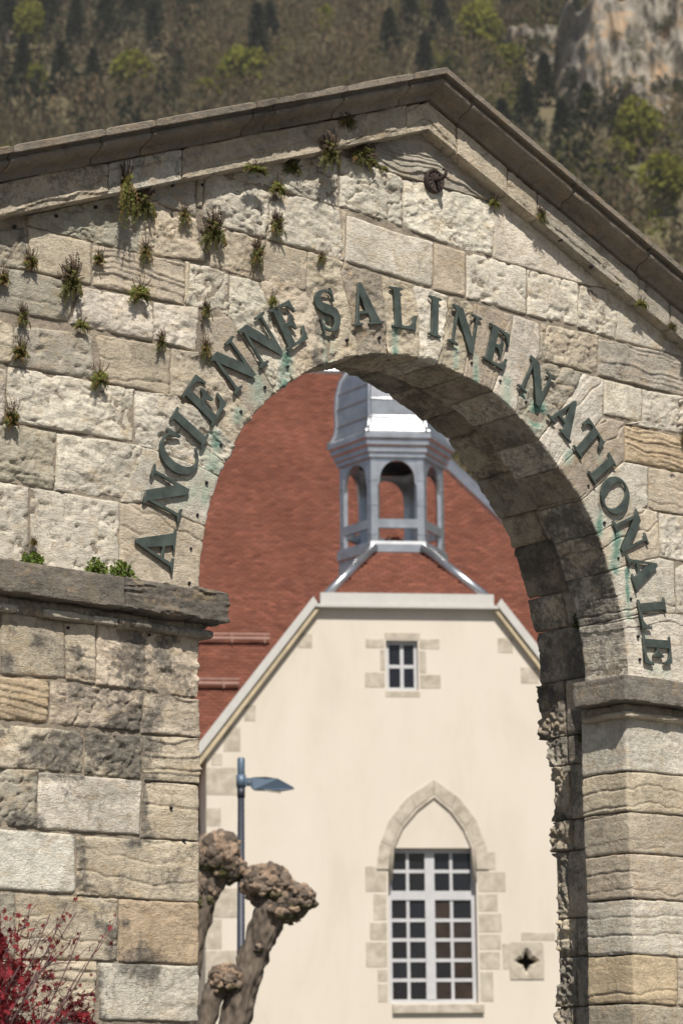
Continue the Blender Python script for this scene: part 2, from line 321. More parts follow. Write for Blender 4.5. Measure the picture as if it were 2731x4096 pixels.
VOUSS=[('crack','tan',0,[(-1.582,0.055),(-2.09,-0.003)],[],[(-1.543,0.398),(-1.692,0.428),(-1.925,0.468),(-2.089,0.452)]),('smooth','white',0,[(-1.543,0.398),(-1.692,0.428),(-1.925,0.468),(-2.089,0.452)],[],[(-1.449,0.687),(-1.588,0.723),(-1.953,0.772)]),('rough','white',0,[(-1.449,0.687),(-1.588,0.723),(-1.953,0.772)],[(-2.004,0.785),(-2.008,1.068)],[(-1.344,0.872),(-1.679,1.075),(-1.778,1.079)]),('rough','tan',0,[(-1.344,0.872),(-1.679,1.075),(-1.778,1.079)],[(-1.778,1.083),(-1.772,1.339),(-1.616,1.347)],[(-1.237,1.051),(-1.327,1.136),(-1.496,1.289),(-1.532,1.329)]),('smooth','taupe',0,[(-1.237,1.051),(-1.327,1.136),(-1.496,1.289),(-1.532,1.329)],[(-1.571,1.543)],[(-1.068,1.209),(-1.163,1.327),(-1.311,1.502),(-1.392,1.593)]),('rough','white',0,[(-1.068,1.209),(-1.163,1.327),(-1.311,1.502),(-1.392,1.593)],[(-1.385,1.831)],[(-0.951,1.308),(-1.121,1.69),(-1.181,1.826)]),('rough','tan',0,[(-0.951,1.308),(-1.121,1.69),(-1.181,1.826)],[],[(-0.699,1.452),(-0.754,1.677),(-0.856,1.858),(-0.843,2.079)]),('rough','tan',0.1,[(-0.699,1.452),(-0.754,1.677),(-0.856,1.858),(-0.843,2.079)],[],[(-0.479,1.537),(-0.509,1.712),(-0.605,1.996),(-0.575,2.079)]),('rough','taupe',0,[(-0.479,1.537),(-0.509,1.712),(-0.605,1.996),(-0.575,2.079)],[],[(-0.258,1.588),(-0.268,1.732),(-0.303,2.056)]),('rough','tan',0,[(-0.258,1.588),(-0.268,1.732),(-0.303,2.056)],[],[(-0.024,1.612),(-0.017,1.781),(-0.059,2.05)]),('rough','white',0,[(-0.024,1.612),(-0.017,1.781),(-0.059,2.05)],[],[(0.122,1.599),(0.178,1.787),(0.221,2.04)]),('rough','tan',0,[(0.122,1.599),(0.178,1.787),(0.221,2.04)],[],[(0.323,1.56),(0.376,1.781),(0.421,2.029)]),('crack','taupe',0,[(0.323,1.56),(0.376,1.781),(0.421,2.029)],[],[(0.555,1.508),(0.718,1.906),(0.74,2.022)]),('smooth','white',0,[(0.555,1.508),(0.718,1.906),(0.74,2.022)],[],[(0.741,1.403),(0.775,1.56),(0.948,1.823),(0.965,2.014)]),('rough','grey',0,[(0.741,1.403),(0.775,1.56),(0.948,1.823),(0.965,2.014)],[(1.008,1.776),(1.173,1.773)],[(0.922,1.275),(0.973,1.333),(1.164,1.549),(1.315,1.767)]),('crack','white',0,[(0.922,1.275),(0.973,1.333),(1.164,1.549),(1.315,1.767)],[(1.491,1.762)],[(1.085,1.128),(1.231,1.256),(1.47,1.511)]),('crack','taupe',0,[(1.085,1.128),(1.231,1.256),(1.47,1.511)],[(1.659,1.515)],[(1.266,0.959),(1.407,1.064),(1.608,1.231),(1.648,1.259)]),('smooth','white',0,[(1.266,0.959),(1.407,1.064),(1.608,1.231),(1.648,1.259)],[(1.864,1.26),(1.851,1.012)],[(1.393,0.77),(1.534,0.849),(1.786,0.99)]),('crack','tan',0,[(1.393,0.77),(1.534,0.849),(1.786,0.99)],[(1.94,0.983)],[(1.494,0.55),(1.652,0.61),(1.938,0.696)]),('crack','white',0,[(1.494,0.55),(1.652,0.61),(1.938,0.696)],[(2.066,0.684)],[(1.589,0.272),(1.749,0.318),(2.064,0.354)]),('crack','white',0,[(1.589,0.272),(1.749,0.318),(2.064,0.354)],[(2.452,0.373)],[(1.622,-0.08),(2.423,-0.077)])]
JAMB_L=[('rough','tan',0.75,[(-2.222,-0.199),(-1.578,-0.183),(-1.576,-0.513),(-2.219,-0.507)]),('band','tan',0.35,[(-1.925,-0.523),(-1.576,-0.52),(-1.574,-0.717),(-1.942,-0.728)]),('band','tan',0.4,[(-1.942,-0.735),(-1.574,-0.721),(-1.573,-0.959),(-1.921,-0.966)]),('crack','tan',0.25,[(-1.918,-0.969),(-1.573,-0.961),(-1.571,-1.251),(-1.935,-1.257)]),('crack','tan',0.3,[(-2.322,-1.264),(-1.571,-1.254),(-1.569,-1.563),(-2.316,-1.556)]),('smooth','orange',0.3,[(-2.066,-1.562),(-1.569,-1.564),(-1.567,-1.874),(-2.061,-1.872)]),('smooth','white',0.3,[(-2.184,-1.876),(-1.567,-1.879),(-1.566,-2.157),(-2.169,-2.153)])]
JAMB_R=[('smooth','white',0,[(1.588,-0.323),(2.412,-0.314),(2.392,-0.639),(1.575,-0.652)]),('crack','tan',0,[(1.576,-0.655),(2.391,-0.647),(2.376,-0.887),(1.577,-0.892)]),('crack','tan',0,[(1.577,-0.896),(2.375,-0.893),(2.35,-1.135),(1.58,-1.137)]),('crack','tan',0,[(1.579,-1.142),(2.349,-1.141),(2.332,-1.407),(1.582,-1.401)]),('crack','white',0,[(1.583,-1.405),(2.332,-1.412),(2.311,-1.737),(1.573,-1.727)]),('crack','orange',0,[(1.576,-1.73),(1.956,-1.742),(1.944,-2.017),(1.567,-2.008)]),('crack','taupe',0,[(1.567,-2.012),(2.292,-2.045),(2.275,-2.299),(1.562,-2.265)])]
LETTERS=[('A',172.55,1.896),('N',163.66,1.894),('C',156.46,1.897),('I',151.32,1.904),('E',145.47,1.911),('N',136.54,1.903),('N',128.63,1.905),('E',121.79,1.898),('S',112.39,1.894),('A',103.87,1.898),('L',94.87,1.883),('I',87.42,1.878),('N',80.23,1.871),('E',72.18,1.877),('N',61.26,1.856),('A',51.96,1.854),('T',45.45,1.863),('I',39.38,1.851),('O',33.68,1.845),('N',26.04,1.846),('A',18.59,1.861),('L',10.12,1.861),('E',3.14,1.861)]
GREEN=[[(-0.207,1.761),(-0.207,1.611),0.027,1.05],[(0.268,1.731),(0.263,1.614),0.022,0.73],[(0.421,1.694),(0.417,1.548),0.022,1.05],[(0.673,1.586),(0.664,1.46),0.044,0.79],[(0.929,1.481),(0.899,1.388),0.056,1.47],[(1.17,1.238),(1.164,1.196),0.037,0.73],[(-1.005,1.431),(-1.018,1.272),0.044,1.26],[(-1.204,1.265),(-1.188,1.167),0.062,0.47],[(-1.532,0.794),(-1.513,0.729),0.075,0.73],[(-1.495,0.9),(-1.482,0.86),0.037,1.05],[(-1.724,0.511),(-1.575,0.636),0.062,0.42],[(-1.538,0.663),(-1.556,0.546),0.037,0.53],[(1.416,0.878),(1.408,0.785),0.035,1.05],[(1.568,0.787),(1.53,0.571),0.04,1.37],[(1.636,0.571),(1.636,0.387),0.022,1.26],[(1.639,0.341),(1.637,0.302),0.037,0.95],[(1.824,-0.017),(1.955,-0.037),0.05,0.32],[(1.77,0.18),(1.782,0.063),0.037,0.42],[(-0.717,1.73),(-0.701,1.674),0.025,0.84],[(-0.714,1.62),(-0.691,1.468),0.044,0.95],[(-0.993,1.444),(-0.986,1.35),0.05,0.63],[(1.43,1.273),(1.425,1.237),0.022,0.63],[(1.176,1.232),(1.155,1.204),0.037,0.84],[(-1.329,1.061),(-1.335,1.017),0.037,0.63],[(-1.205,1.254),(-1.179,1.189),0.075,0.32],[(1.552,0.838),(1.56,0.799),0.025,0.84],[(0.815,1.567),(0.804,1.528),0.019,0.84]]
SOOT=[[(-0.778,1.679),(-0.771,1.44),0.035,1.2],[(1.42,0.958),(1.42,0.865),0.016,1.0],[(-0.783,1.632),(-0.793,1.464),0.03,1.2],[(1.719,0.272),(1.733,0.202),0.035,0.5],[(-1.984,-0.331),(-1.963,-0.69),0.1,1.0],[(-1.894,-0.362),(-1.915,-0.632),0.09,0.9],[(-2.325,-0.373),(-2.331,-0.473),0.045,0.9],[(-1.804,-0.379),(-1.77,-0.457),0.06,0.8],[(-2.098,-0.229),(-1.647,-0.233),0.03,0.5],[(-2.247,-0.793),(-2.01,-0.76),0.09,1.1],[(-2.591,-0.855),(-2.354,-0.901),0.09,1.0],[(-2.247,-0.814),(-1.945,-0.816),0.09,0.9],[(-2.528,-0.978),(-2.29,-0.974),0.025,0.9],[(-1.919,-0.973),(-1.916,-1.248),0.02,1.2],[(-2.007,-0.959),(-1.855,-0.955),0.03,0.8],[(-1.971,-1.277),(-1.892,-1.266),0.03,1.0],[(-2.316,-1.271),(-2.28,-1.506),0.035,0.9],[(-2.657,-1.216),(-2.56,-1.229),0.04,1.1],[(-2.296,-1.482),(-2.249,-1.531),0.04,1.1],[(-2.156,-1.578),(-2.101,-1.594),0.04,0.6],[(-2.138,-1.717),(-2.091,-1.741),0.05,0.9],[(-2.121,-1.805),(-2.081,-1.861),0.04,1.0],[(-2.053,-1.682),(-2.021,-1.694),0.03,1.0],[(-1.933,-1.825),(-1.853,-1.835),0.06,0.7],[(-2.034,-1.885),(-1.836,-1.912),0.05,1.0],[(-2.181,-1.883),(-2.179,-2.021),0.02,1.1],[(-2.193,-2.071),(-2.188,-2.158),0.03,1.1],[(-2.011,-1.827),(-2.003,-1.852),0.03,0.8],[(-2.719,-0.265),(-2.732,-0.332),0.03,0.5],[(-2.603,-0.337),(-2.581,-0.328),0.03,0.6],[(-2.744,-0.443),(-2.743,-0.476),0.04,0.7],[(1.592,1.881),(1.647,1.821),0.03,0.7],[(-2.717,1.791),(-2.715,1.707),0.03,0.6]]
BOLTS=[(-1.319,1.062),(-1.456,0.856),(-1.547,0.635),(-1.605,0.453),(-1.643,0.268),(-1.657,0.083),(-1.156,1.23),(-1.321,1.064),(-0.991,1.379),(-0.568,1.611),(-0.328,1.671),(0.382,1.651),(0.61,1.586),(0.817,1.492),(1.32,1.052),(1.451,0.843),(1.561,0.637),(1.657,0.399),(1.706,0.172),(1.715,0.03),(-2.52,1.905),(-2.276,2.009),(-2.76,1.796),(1.077,2.546),(1.34,2.431),(1.014,2.823),(1.306,2.709),(1.573,2.594),(1.865,2.481),(2.178,2.369),(-2.399,-0.239),(-1.904,-0.22),(-1.76,-1.094),(-1.673,-1.255),(-1.585,2.298),(-1.826,2.219),(-0.254,3.066),(0.498,3.05),(0.729,2.952)]
FERNS=[(-2.839,1.512,0.072,0.145,0),(-2.683,1.637,0.087,0.152,0),(-2.438,1.599,0.138,0.239,1),(-2.264,1.739,0.072,0.123,0),(-1.969,1.852,0.084,0.138,2),(-2.004,1.622,0.128,0.181,3),(-2.722,1.338,0.065,0.138,1),(-2.368,1.365,0.087,0.109,3),(-1.862,1.367,0.065,0.123,1),(-2.734,1.151,0.094,0.174,0),(-2.25,1.111,0.101,0.181,3),(-2.778,0.801,0.087,0.188,0),(-2.16,2.188,0.096,0.246,4),(-1.99,2.116,0.174,0.203,1),(-1.715,2.111,0.087,0.123,2),(-1.527,2.068,0.171,0.225,1),(-1.096,2.196,0.09,0.181,1),(-1.232,2.011,0.081,0.21,2),(-1.085,2.422,0.099,0.152,3),(-1.288,2.446,0.167,0.094,3),(-0.972,2.562,0.13,0.116,1),(-0.771,2.683,0.152,0.232,1),(-0.636,2.901,0.123,0.101,2),(-0.466,2.767,0.188,0.181,1),(-0.384,2.732,0.061,0.109,3),(-0.285,2.712,0.049,0.061,3),(0.571,2.708,0.087,0.104,3),(0.89,2.674,0.084,0.116,1),(1.743,2.291,0.099,0.096,3),(1.542,2.362,0.032,0.026,3),(2.021,2.188,0.09,0.052,2),(2.162,2.102,0.09,0.138,1),(-1.573,1.599,0.061,0.123,1),(-1.572,1.392,0.075,0.133,2),(-1.118,1.752,0.052,0.123,3),(-0.766,2.072,0.058,0.09,2),(2.168,1.525,0.049,0.123,2),(2.066,1.266,0.041,0.032,3),(-2.623,0.176,0.046,0.07,0)]
FERN_LABELS=['small spleenwort tuft cut by the left edge of the picture, below the grey cornice', 'small spleenwort tuft on the left edge of the smooth beige block', 'large brown and green spleenwort tuft below the smooth beige block', 'small spleenwort tuft at the right edge of the smooth beige block', 'spleenwort tuft on top of the ridged block', 'bright green spleenwort tuft at the foot of the ridged block', 'thin dark spleenwort tuft, upper one of two near the left edge', 'low spleenwort tuft hanging in the course joint above the pitted grey block', 'dark withered spleenwort tuft over the layered beige block', 'tall spleenwort tuft near the left edge on the pitted grey block', 'yellow green spleenwort tuft at the lower left of the layered beige block', 'lowest tall spleenwort tuft at the left edge of the gable wall', 'long curling fern hanging over the left cornice fillet', 'wide mixed fern clump under the left cornice, casting a long shadow', 'small spleenwort tuft beside the narrow mortar strip', 'largest brown spleenwort clump in the middle of the left gable', 'dark upright spleenwort tuft between two white blocks', 'narrow two part spleenwort tuft on the edge of the smooth grey block', 'fresh bright green fern fronds below the cornice fillet', 'dark green fern row hanging under the cornice fillet', 'brown fern clump under the cornice fillet left of the big one', 'big fern clump growing over the cornice fillet near the gable middle', 'fern tuft growing right under the upper cornice moulding', 'wide fern clump left of the gable top, next to the ridged top block', 'small fresh green fern at the right of the wide clump near the gable top', 'tiny fern on the ridged top block of the gable', 'yellow green fern under the right cornice, nearest the gable top', 'dark fern tuft on the right cornice fillet', 'green fern in the gap of the right cornice fillet', 'tiny moss like fern under the right cornice fillet', 'low fern hanging under the right cornice close to the edge', 'brown fern at the right edge under the cornice', 'small dark spleenwort tuft beside the white block left of the arch', 'spleenwort tuft beside the smooth taupe voussoir', 'narrow yellow green fern above the last E of the first word', 'small fern at the corner of the smooth grey block', 'fern cut by the right edge beside the orange block', 'tiny fern under the orange block', 'small dark fern in the vertical joint above the left impost']
WEEDS=[(-2.674,0.057,0.043,0.058),(-2.613,0.063,0.075,0.075),(-2.254,0.07,0.13,0.09),(-2.097,0.075,0.159,0.104)]
WEED_LABELS=['small leafy weed left of the joint on the left impost', 'leafy green weed right of the joint on the left impost', 'leafy green weed clump on the left impost, left of the larger one', 'largest leafy weed clump on the left impost beside the lowest voussoir']
CORNICE_JOINTS=[-2.936,-2.382,-2.067,-1.398,-1.247,-0.752,-0.251,0.228,1.062,1.708]
FRIEZE_JOINTS=[-2.251,-1.776,-0.165,0.23,0.634,0.877,1.747,2.025]
IMPOST_JOINTS=[-2.126,-2.716,-2.576]
HOOK=(0.099,2.714)
HILL_TREES=[('spring',-58.8,664.1,10.7,12.7),('spring',-25.8,652.9,12.5,14.5),('spring',-95.1,710.6,7.2,17.2),('spring',42.7,693.5,10.5,21.0),('spring',48.1,658.3,8.6,14.6),('spring',-4.1,732.7,5.2,12.5),('spring',73.0,566.6,9.7,14.8),('spring',72.4,522.2,9.5,13.7),('spring',66.7,559.6,6.8,9.0),('spring',-86.7,663.5,6.0,9.4),('spring',-36.1,655.0,9.2,7.9),('spring',-81.3,574.2,6.4,9.3),('conifer',-104.5,730.9,8.1,19.1),('conifer',-91.7,730.3,8.8,22.1),('conifer',-79.3,698.6,7.7,21.1),('conifer',-71.4,709.6,8.6,20.0),('conifer',-66.7,741.7,8.2,17.9),('conifer',-90.3,663.7,7.4,17.4),('conifer',-79.7,664.9,7.4,15.4),('conifer',-69.8,659.6,6.6,14.6),('conifer',-23.7,683.5,9.0,22.7),('conifer',-21.4,731.4,8.1,16.2),('conifer',15.3,680.1,8.2,20.6),('conifer',22.9,729.5,9.6,17.6),('conifer',32.6,733.2,8.1,16.2),('conifer',49.0,603.7,8.5,15.8),('conifer',56.7,589.9,7.1,14.3),('conifer',56.6,635.5,7.0,14.1),('conifer',65.5,611.5,7.4,12.3),('conifer',100.6,726.1,9.5,17.6),('conifer',75.8,743.9,8.2,12.0),('conifer',41.7,593.1,7.2,14.3),('conifer',-57.1,712.9,6.5,15.8),('conifer',12.4,759.9,7.7,13.8),('conifer',24.9,662.5,7.3,17.4)]
CLIFFS=[(81.2,610.9,42,60),(62.6,661.0,32,30),(9.4,673.4,14,12),(86.2,588.9,30,26)]
# ------------------------------------------------------------------ ground and hill
HF = np.array([math.sin(YAW), math.cos(YAW)]); HR = np.array([math.cos(YAW), -math.sin(YAW)])
C2 = np.array([CAM.x, CAM.y])
def hill_z(rr, dd):
    rr = np.asarray(rr, float); dd = np.asarray(dd, float)
    base = 0.65 * (dd - 230)
    z = np.where(base > 0, base, base * 0.05)
    amp = sstep(240, 330, dd)
    return z + amp * (9 * fbm(rr / 90, dd / 90, 0.3, 3, 5) + 2.0 * fbm(rr / 14, dd / 14, 0.7, 2, 9)) - 1.0 * (1 - amp)
def hill_xyz(rr, dd, dz=0.0):
    p = C2[None] + np.outer(np.atleast_1d(rr), HR) + np.outer(np.atleast_1d(dd), HF)
    return np.column_stack([p, hill_z(np.atleast_1d(rr), np.atleast_1d(dd)) + dz])
def grid_faces(nr, nc):
    i = np.arange(nr - 1)[:, None] * nc + np.arange(nc - 1)[None]
    return np.stack([i, i + 1, i + nc + 1, i + nc], -1).reshape(-1, 4)

gm, gnt, gb = newmat('street_asphalt'); gN = NT(gnt)
gnt.links.new(gN.ramp(gN.noise(gN.coord(), 1.5, 8, 0.7), [(0.3, (0.10, 0.095, 0.088)), (0.7, (0.17, 0.16, 0.145))]), gb.inputs['Base Color']); gb.inputs['Roughness'].default_value = 0.95
ground = mesh('ground', [(-2500, -2500, 0), (2500, -2500, 0), (2500, 2500, 0), (-2500, 2500, 0)], [(0, 1, 2, 3)], gm)
tag(ground, kind='structure')

hm, hnt, hb = newmat('hillside_litter'); hN = NT(hnt)
hc = hN.ramp(hN.noise(hN.coord(), 0.05, 8, 0.7, 1.0), [(0.3, (0.10, 0.085, 0.055)), (0.5, (0.14, 0.120, 0.075)), (0.7, (0.11, 0.115, 0.05))])
hnt.links.new(hc, hb.inputs['Base Color']); hb.inputs['Roughness'].default_value = 1.0; hb.inputs['Specular IOR Level'].default_value = 0
rr = np.linspace(-420, 420, 141); dd = np.linspace(215, 1300, 181)
RR, DD = np.meshgrid(rr, dd)
hill = mesh('hillside', hill_xyz(RR.ravel(), DD.ravel()), grid_faces(len(dd), len(rr)), hm, smooth=True)
tag(hill, kind='structure')

# limestone cliffs in the wood
cm, cnt, cb = newmat('cliff_limestone'); cN = NT(cnt)
cv = cN.coord((1, 1, 0.6))
cc = cN.ramp(cN.noise(cv, 0.30, 9, 0.72, 1.0), [(0.36, (0.035, 0.038, 0.022)), (0.45, (0.15, 0.135, 0.11)), (0.56, (0.31, 0.28, 0.235)), (0.75, (0.23, 0.215, 0.195))])
cc = cN.mix(cc, (0.38, 0.255, 0.15), cN.ramp(cN.noise(cN.coord(), 0.14, 6, 0.65, 0.8), [(0.50, 0.0), (0.62, 0.85)]))
cnt.links.new(cc, cb.inputs['Base Color']); cb.inputs['Roughness'].default_value = 1.0
for k, (cr_, cd_, w, hgt) in enumerate(CLIFFS):
    nu, nv = 120, 110
    U, Vv = np.meshgrid(np.linspace(-1, 1, nu), np.linspace(0, 1, nv))
    edge = np.minimum.reduce([1 - np.abs(U), Vv * 1.6, (1 - Vv) * 1.2]) + 0.16 * fbm(U * 3, Vv * 3, k * 3.1, 3, 21)
    mask = sstep(0.0, 0.30, edge)
    zz = Vv * hgt
    rad = cr_ + U * w / 2
    out = mask * (0.10 * w * fbm(U * 2.5, Vv * 1.6, 0.4 + k, 4, 31, .6) + 0.07 * w * np.abs(noise(U * 6, Vv * 2.5, k + 0.2, 33)) + 0.035 * w * noise(U * 16, Vv * 12, k, 39))
    dep2 = cd_ + zz * (.12 + 1.5 * (1 - mask)) - out + 4 * (1 - mask)
    P_ = C2[None] + np.outer(rad.ravel(), HR) + np.outer(dep2.ravel(), HF)
    gz = hill_z(rad, cd_ + 0 * rad) + zz - 2.5
    co = mesh('cliff', np.column_stack([P_, gz.ravel()]), grid_faces(nv, nu), cm, smooth=False)
    tag(co, ['tall pale and orange limestone cliff on the right of the wooded hillside', 'grey limestone cliff shoulder left of the tall cliff', 'small pale rock outcrop above the gable top', 'orange lower cliff foot near the right edge'][k], None, kind='structure')

# ------------------------------------------------------------------ gateway
gate = empty('stone_gateway')
tag(gate, 'weathered limestone gateway with round arch, pediment cornice and bronze lettering', 'gateway')

TINT = dict(white=(0.68, 0.63, 0.535), tan=(0.57, 0.50, 0.39), grey=(0.43, 0.393, 0.325), taupe=(0.46, 0.40, 0.32), orange=(0.55, 0.445, 0.305), dark=(0.185, 0.165, 0.138), slate=(0.25, 0.228, 0.195), corn=(0.25, 0.218, 0.18), chalk=(0.71, 0.655, 0.565))
RAD = 1.6; JX = 1.577; RING = 0.38; RREAR = 1.77; THICK = 0.87; SLOPE = 0.413

def resample(pl, n):
    pl = np.asarray(pl, float); seg = np.linalg.norm(np.diff(pl, axis=0), axis=1); s = np.r_[0, np.cumsum(seg)]
    if s[-1] < 1e-6: return np.repeat(pl[:1], n, 0)
    t = np.linspace(0, s[-1], n)
    return np.column_stack([np.interp(t, s, pl[:, k]) for k in range(pl.shape[1])])
def plen(pl):
    return np.linalg.norm(np.diff(np.asarray(pl, float), axis=0), axis=1).sum()

def relief(typ, x, y, z, sd, Bx=None, Bz=None):
    """height of the worked or weathered face in metres; Bx,Bz: along / across the bedding"""
    o = sd * 5.37 % 97
    a = x if Bx is None else Bx; b = z if Bz is None else Bz
    fine = 0.0020 * fbm(x * 55 + o, y * 55, z * 55, 2, 3)
    if typ == 'smooth':
        h = 0.0018 * fbm(x * 9 + o, y * 9, z * 9, 3, 1) + fine
        sp = fbm(x * 8 + o, y * 8, z * 11 + 3, 3, 7)
        return h - 0.006 * sstep(0.30, 0.42, sp)
    if typ == 'pit':
        h = 0.003 * fbm(x * 7 + o, y * 7, z * 7, 3, 1) + fine
        p = fbm(x * 19 + o, y * 19, z * 24, 2, 8)
        return h - 0.012 * sstep(0.18, 0.42, p) - 0.003 * sstep(0.1, .3, fbm(x * 6 + o, y * 6, z * 8, 3, 12))
    w = 0.06 * fbm(x * 4 + o, y * 4, z * 4, 2, 2)
    if typ == 'band':
        ph = (b + .8 * w + 0.010 * fbm(a * 9 + o, y * 9, b * 3, 2, 24)) / 0.030 + 0.6 * fbm(a * 1.5 + o, y, b * 9, 2, 25)
        f = np.floor(ph); fr = ph - f
        d = 0.1 + 0.9 * sstep(-.25, .55, noise(f * 5.3 + o, a * 2.3, y * 2, 27))          # layers fade in and out
        led = sstep(0.0, 0.22, fr) * (1 - 0.75 * sstep(0.22, 1.0, fr))
        return 0.0085 * d * led + 0.005 * noise(f * 3.1 + o, a * 1.1, .3, 28) + 0.004 * fbm(x * 20 + o, y * 20, z * 36, 2, 5) + fine
    if typ == 'crack':
        h = 0.003 * fbm(x * 5 + o, y * 5, z * 8, 3, 1) + 0.002 * fbm(a * 6 + o, y * 6, b * 38, 2, 6) + fine
        k = (b + 0.075 * fbm(a * 2.6 + o, y * 2, 0.5, 4, 14, .55) + (o % 1) * 0.1) / 0.105
        d = np.abs(k - np.round(k)) * 0.105
        on = sstep(-0.15, 0.15, noise(np.round(k) * 7.7 + o, a * 2.2, 0.3, 16))
        return h - 0.0095 * on * np.exp(-(d / 0.0048) ** 2) + 0.004 * noise(np.floor(k + 0.5) * 3.3 + o, 0.2, 0.4, 17)
    # rough: flaky rock face
    t = fbm(x * 6.0 + o + w, y * 6.0, z * 8.5, 4, 1, 0.58)
    k = t * 5.0 + 0.9 * noise(x * 17 + o, y * 17, z * 26, 9); f = np.floor(k); h = (f + sstep(0.6, 0.98, k - f)) / 5.0
    vein = fbm(x * 8 + o + 3, y * 8, z * 11, 3, 19)
    vg = sstep(-.1, .25, fbm(x * 3 + o, y * 3, z * 3, 2, 23))
    return 0.023 * h + 0.0065 * fbm(x * 26 + o, y * 26, z * 38, 2, 5) - 0.013 * vg * np.exp(-(vein / 0.06) ** 2) + fine

def seg_field(items, x, z):
    f = np.zeros_like(x)
    for (x0, z0), (x1, z1), r, s in items:
        dx, dz = x1 - x0, z1 - z0; L2 = dx * dx + dz * dz + 1e-9
        t = np.clip(((x - x0) * dx + (z - z0) * dz) / L2, 0, 1)
        d2 = (x - x0 - t * dx) ** 2 + (z - z0 - t * dz) ** 2
        f = np.maximum(f, s * np.exp(-d2 / (r * r)))
    return f

SEED = [0]
def stone(name, c, typ, col, soot=0.0, ext=None, polar=False, extdir=None, step=0.0085, parent=None, joint=0.0020, proud=0.0, extsoot=0.0):
    """c = (top, right, bottom, left) polylines in the wall plane; ext: depth that the bottom side folds back into the opening"""
    SEED[0] += 1; sd = SEED[0]
    if step < .01: step = {'band': .0055, 'crack': .0068, 'rough': .0075}.get(typ, .0095)
    T, Rg, B, Lf = c
    nu = max(5, int(max(plen(T), plen(B)) / step)); nv = max(5, int(max(plen(Lf), plen(Rg)) / step))
    T, B, Lf, Rg = resample(T, nu), resample(B, nu), resample(Lf, nv), resample(Rg, nv)
    W = max(plen(T), plen(B)); H = max(plen(Lf), plen(Rg))
    ju, jv = min(joint / W, .1), min(joint / H, .1)
    u = np.linspace(ju, 1 - ju, nu); v = np.linspace(jv, 1 if ext else 1 - jv, nv)
    def at(pl, t):
        s = np.linspace(0, 1, len(pl)); return np.column_stack([np.interp(t, s, pl[:, 0]), np.interp(t, s, pl[:, 1])])
    Tu, Bu, Lv, Rv = at(T, u), at(B, u), at(Lf, v), at(Rg, v)
    Ug, Vg = np.meshgrid(u, v)
    a = Ug[..., None]; b = Vg[..., None]
    P2 = (1 - b) * Tu[None] + b * Bu[None] + (1 - a) * Lv[:, None] + a * Rv[:, None] - ((1 - a) * (1 - b) * T[0] + a * (1 - b) * T[-1] + (1 - a) * b * B[0] + a * b * B[-1])
    x = P2[..., 0]; z = P2[..., 1]; y = np.zeros_like(x)
    de = np.minimum(Ug * W, (1 - Ug) * W)
    dv = Vg * H if ext else np.minimum(Vg * H, (1 - Vg) * H)
    if ext:
        ny = int(ext / (step * 1.3)); ys = np.linspace(0, ext, ny + 1)[1:]
        x = np.vstack([x, np.repeat(x[-1:], ny, 0)]); z = np.vstack([z, np.repeat(z[-1:], ny, 0)])
        y = np.vstack([y, np.repeat(ys[:, None], nu, 1)])
        de = np.vstack([de, np.repeat(de[-1:], ny, 0)])
        dv = np.vstack([dv, np.repeat((ext - ys)[:, None] + 0.004, nu, 1)])
    nf = nv
    # wobble of the edges
    em = np.exp(-np.minimum(de, dv) / 0.03)
    x = x + em * 0.005 * fbm(x * 14 + sd, y * 14, z * 14, 2, 41); z = z + em * 0.005 * fbm(x * 14, y * 14, z * 14 + sd, 2, 43)
    if polar:
        th = np.arctan2(z, x); rr_ = np.hypot(x, z); Bx, Bz = rr_, th * 1.8
    else:
        Bx = Bz = None
    h = relief(typ, x, y, z, sd, Bx, Bz) + proud + 0.004 * noise(np.float32(sd * 3.7), .5, .5, 3)
    if soot >= .25:                                             # black crust stands proud and is pitted
        cr = np.clip(seg_field(SOOT, x.astype(np.float32), z.astype(np.float32)), 0, 1)
        h = h + cr * (0.010 * fbm(x * 34 + sd, y * 34, z * 40, 3, 73, .6) + 0.008 * np.abs(noise(x * 20, y * 20, z * 24, 77)) - .003)
    k = 0.007 if typ == 'smooth' else 0.011
    dd_ = -k * np.log(np.exp(-de / k) + np.exp(-dv / k))          # rounded corners
    chip = 1 + 0.9 * np.clip(fbm(x * 18 + sd, y * 18, z * 18, 2, 47), -.6, 1.5)
    h = h - 0.0085 * chip * np.exp(-np.maximum(dd_, 0) / (0.004 if typ == 'smooth' else 0.0065))
    if ext:
        ar = np.exp(-np.abs(np.r_[(1 - v) * H, ys]) / 0.010)[:, None]
        h = h - 0.007 * ar * chip
        n2 = np.zeros_like(P2[-1]) + 0
        if extdir is None: n2 = -Bu / np.linalg.norm(Bu, axis=1)[:, None]
        else: n2 = n2 + np.array(extdir)[None]
        isx = (np.arange(x.shape[0]) >= nf)[:, None]
        # ease the direction over the arris
        x2 = x + np.where(isx, n2[None, :, 0] * h, 0.0); z2 = z + np.where(isx, n2[None, :, 1] * h, 0.0)
        y2 = np.where(isx, y, -h)
        x2[nf - 1] += n2[:, 0] * h[nf - 1] * 0.7; z2[nf - 1] += n2[:, 1] * h[nf - 1] * 0.7
        x, y, z = x2, y2, z2
    else:
        y = -h
    nr = x.shape[0]
    V = np.column_stack([x.ravel(), y.ravel(), z.ravel() + ZC])
    F = grid_faces(nr, nu)[:, ::-1]
    # skirt round the border
    loop = np.r_[np.arange(nu), np.arange(1, nr) * nu + nu - 1, (nr - 1) * nu + np.arange(nu - 2, -1, -1), np.arange(nr - 2, 0, -1) * nu]
    SK = V[loop].copy()
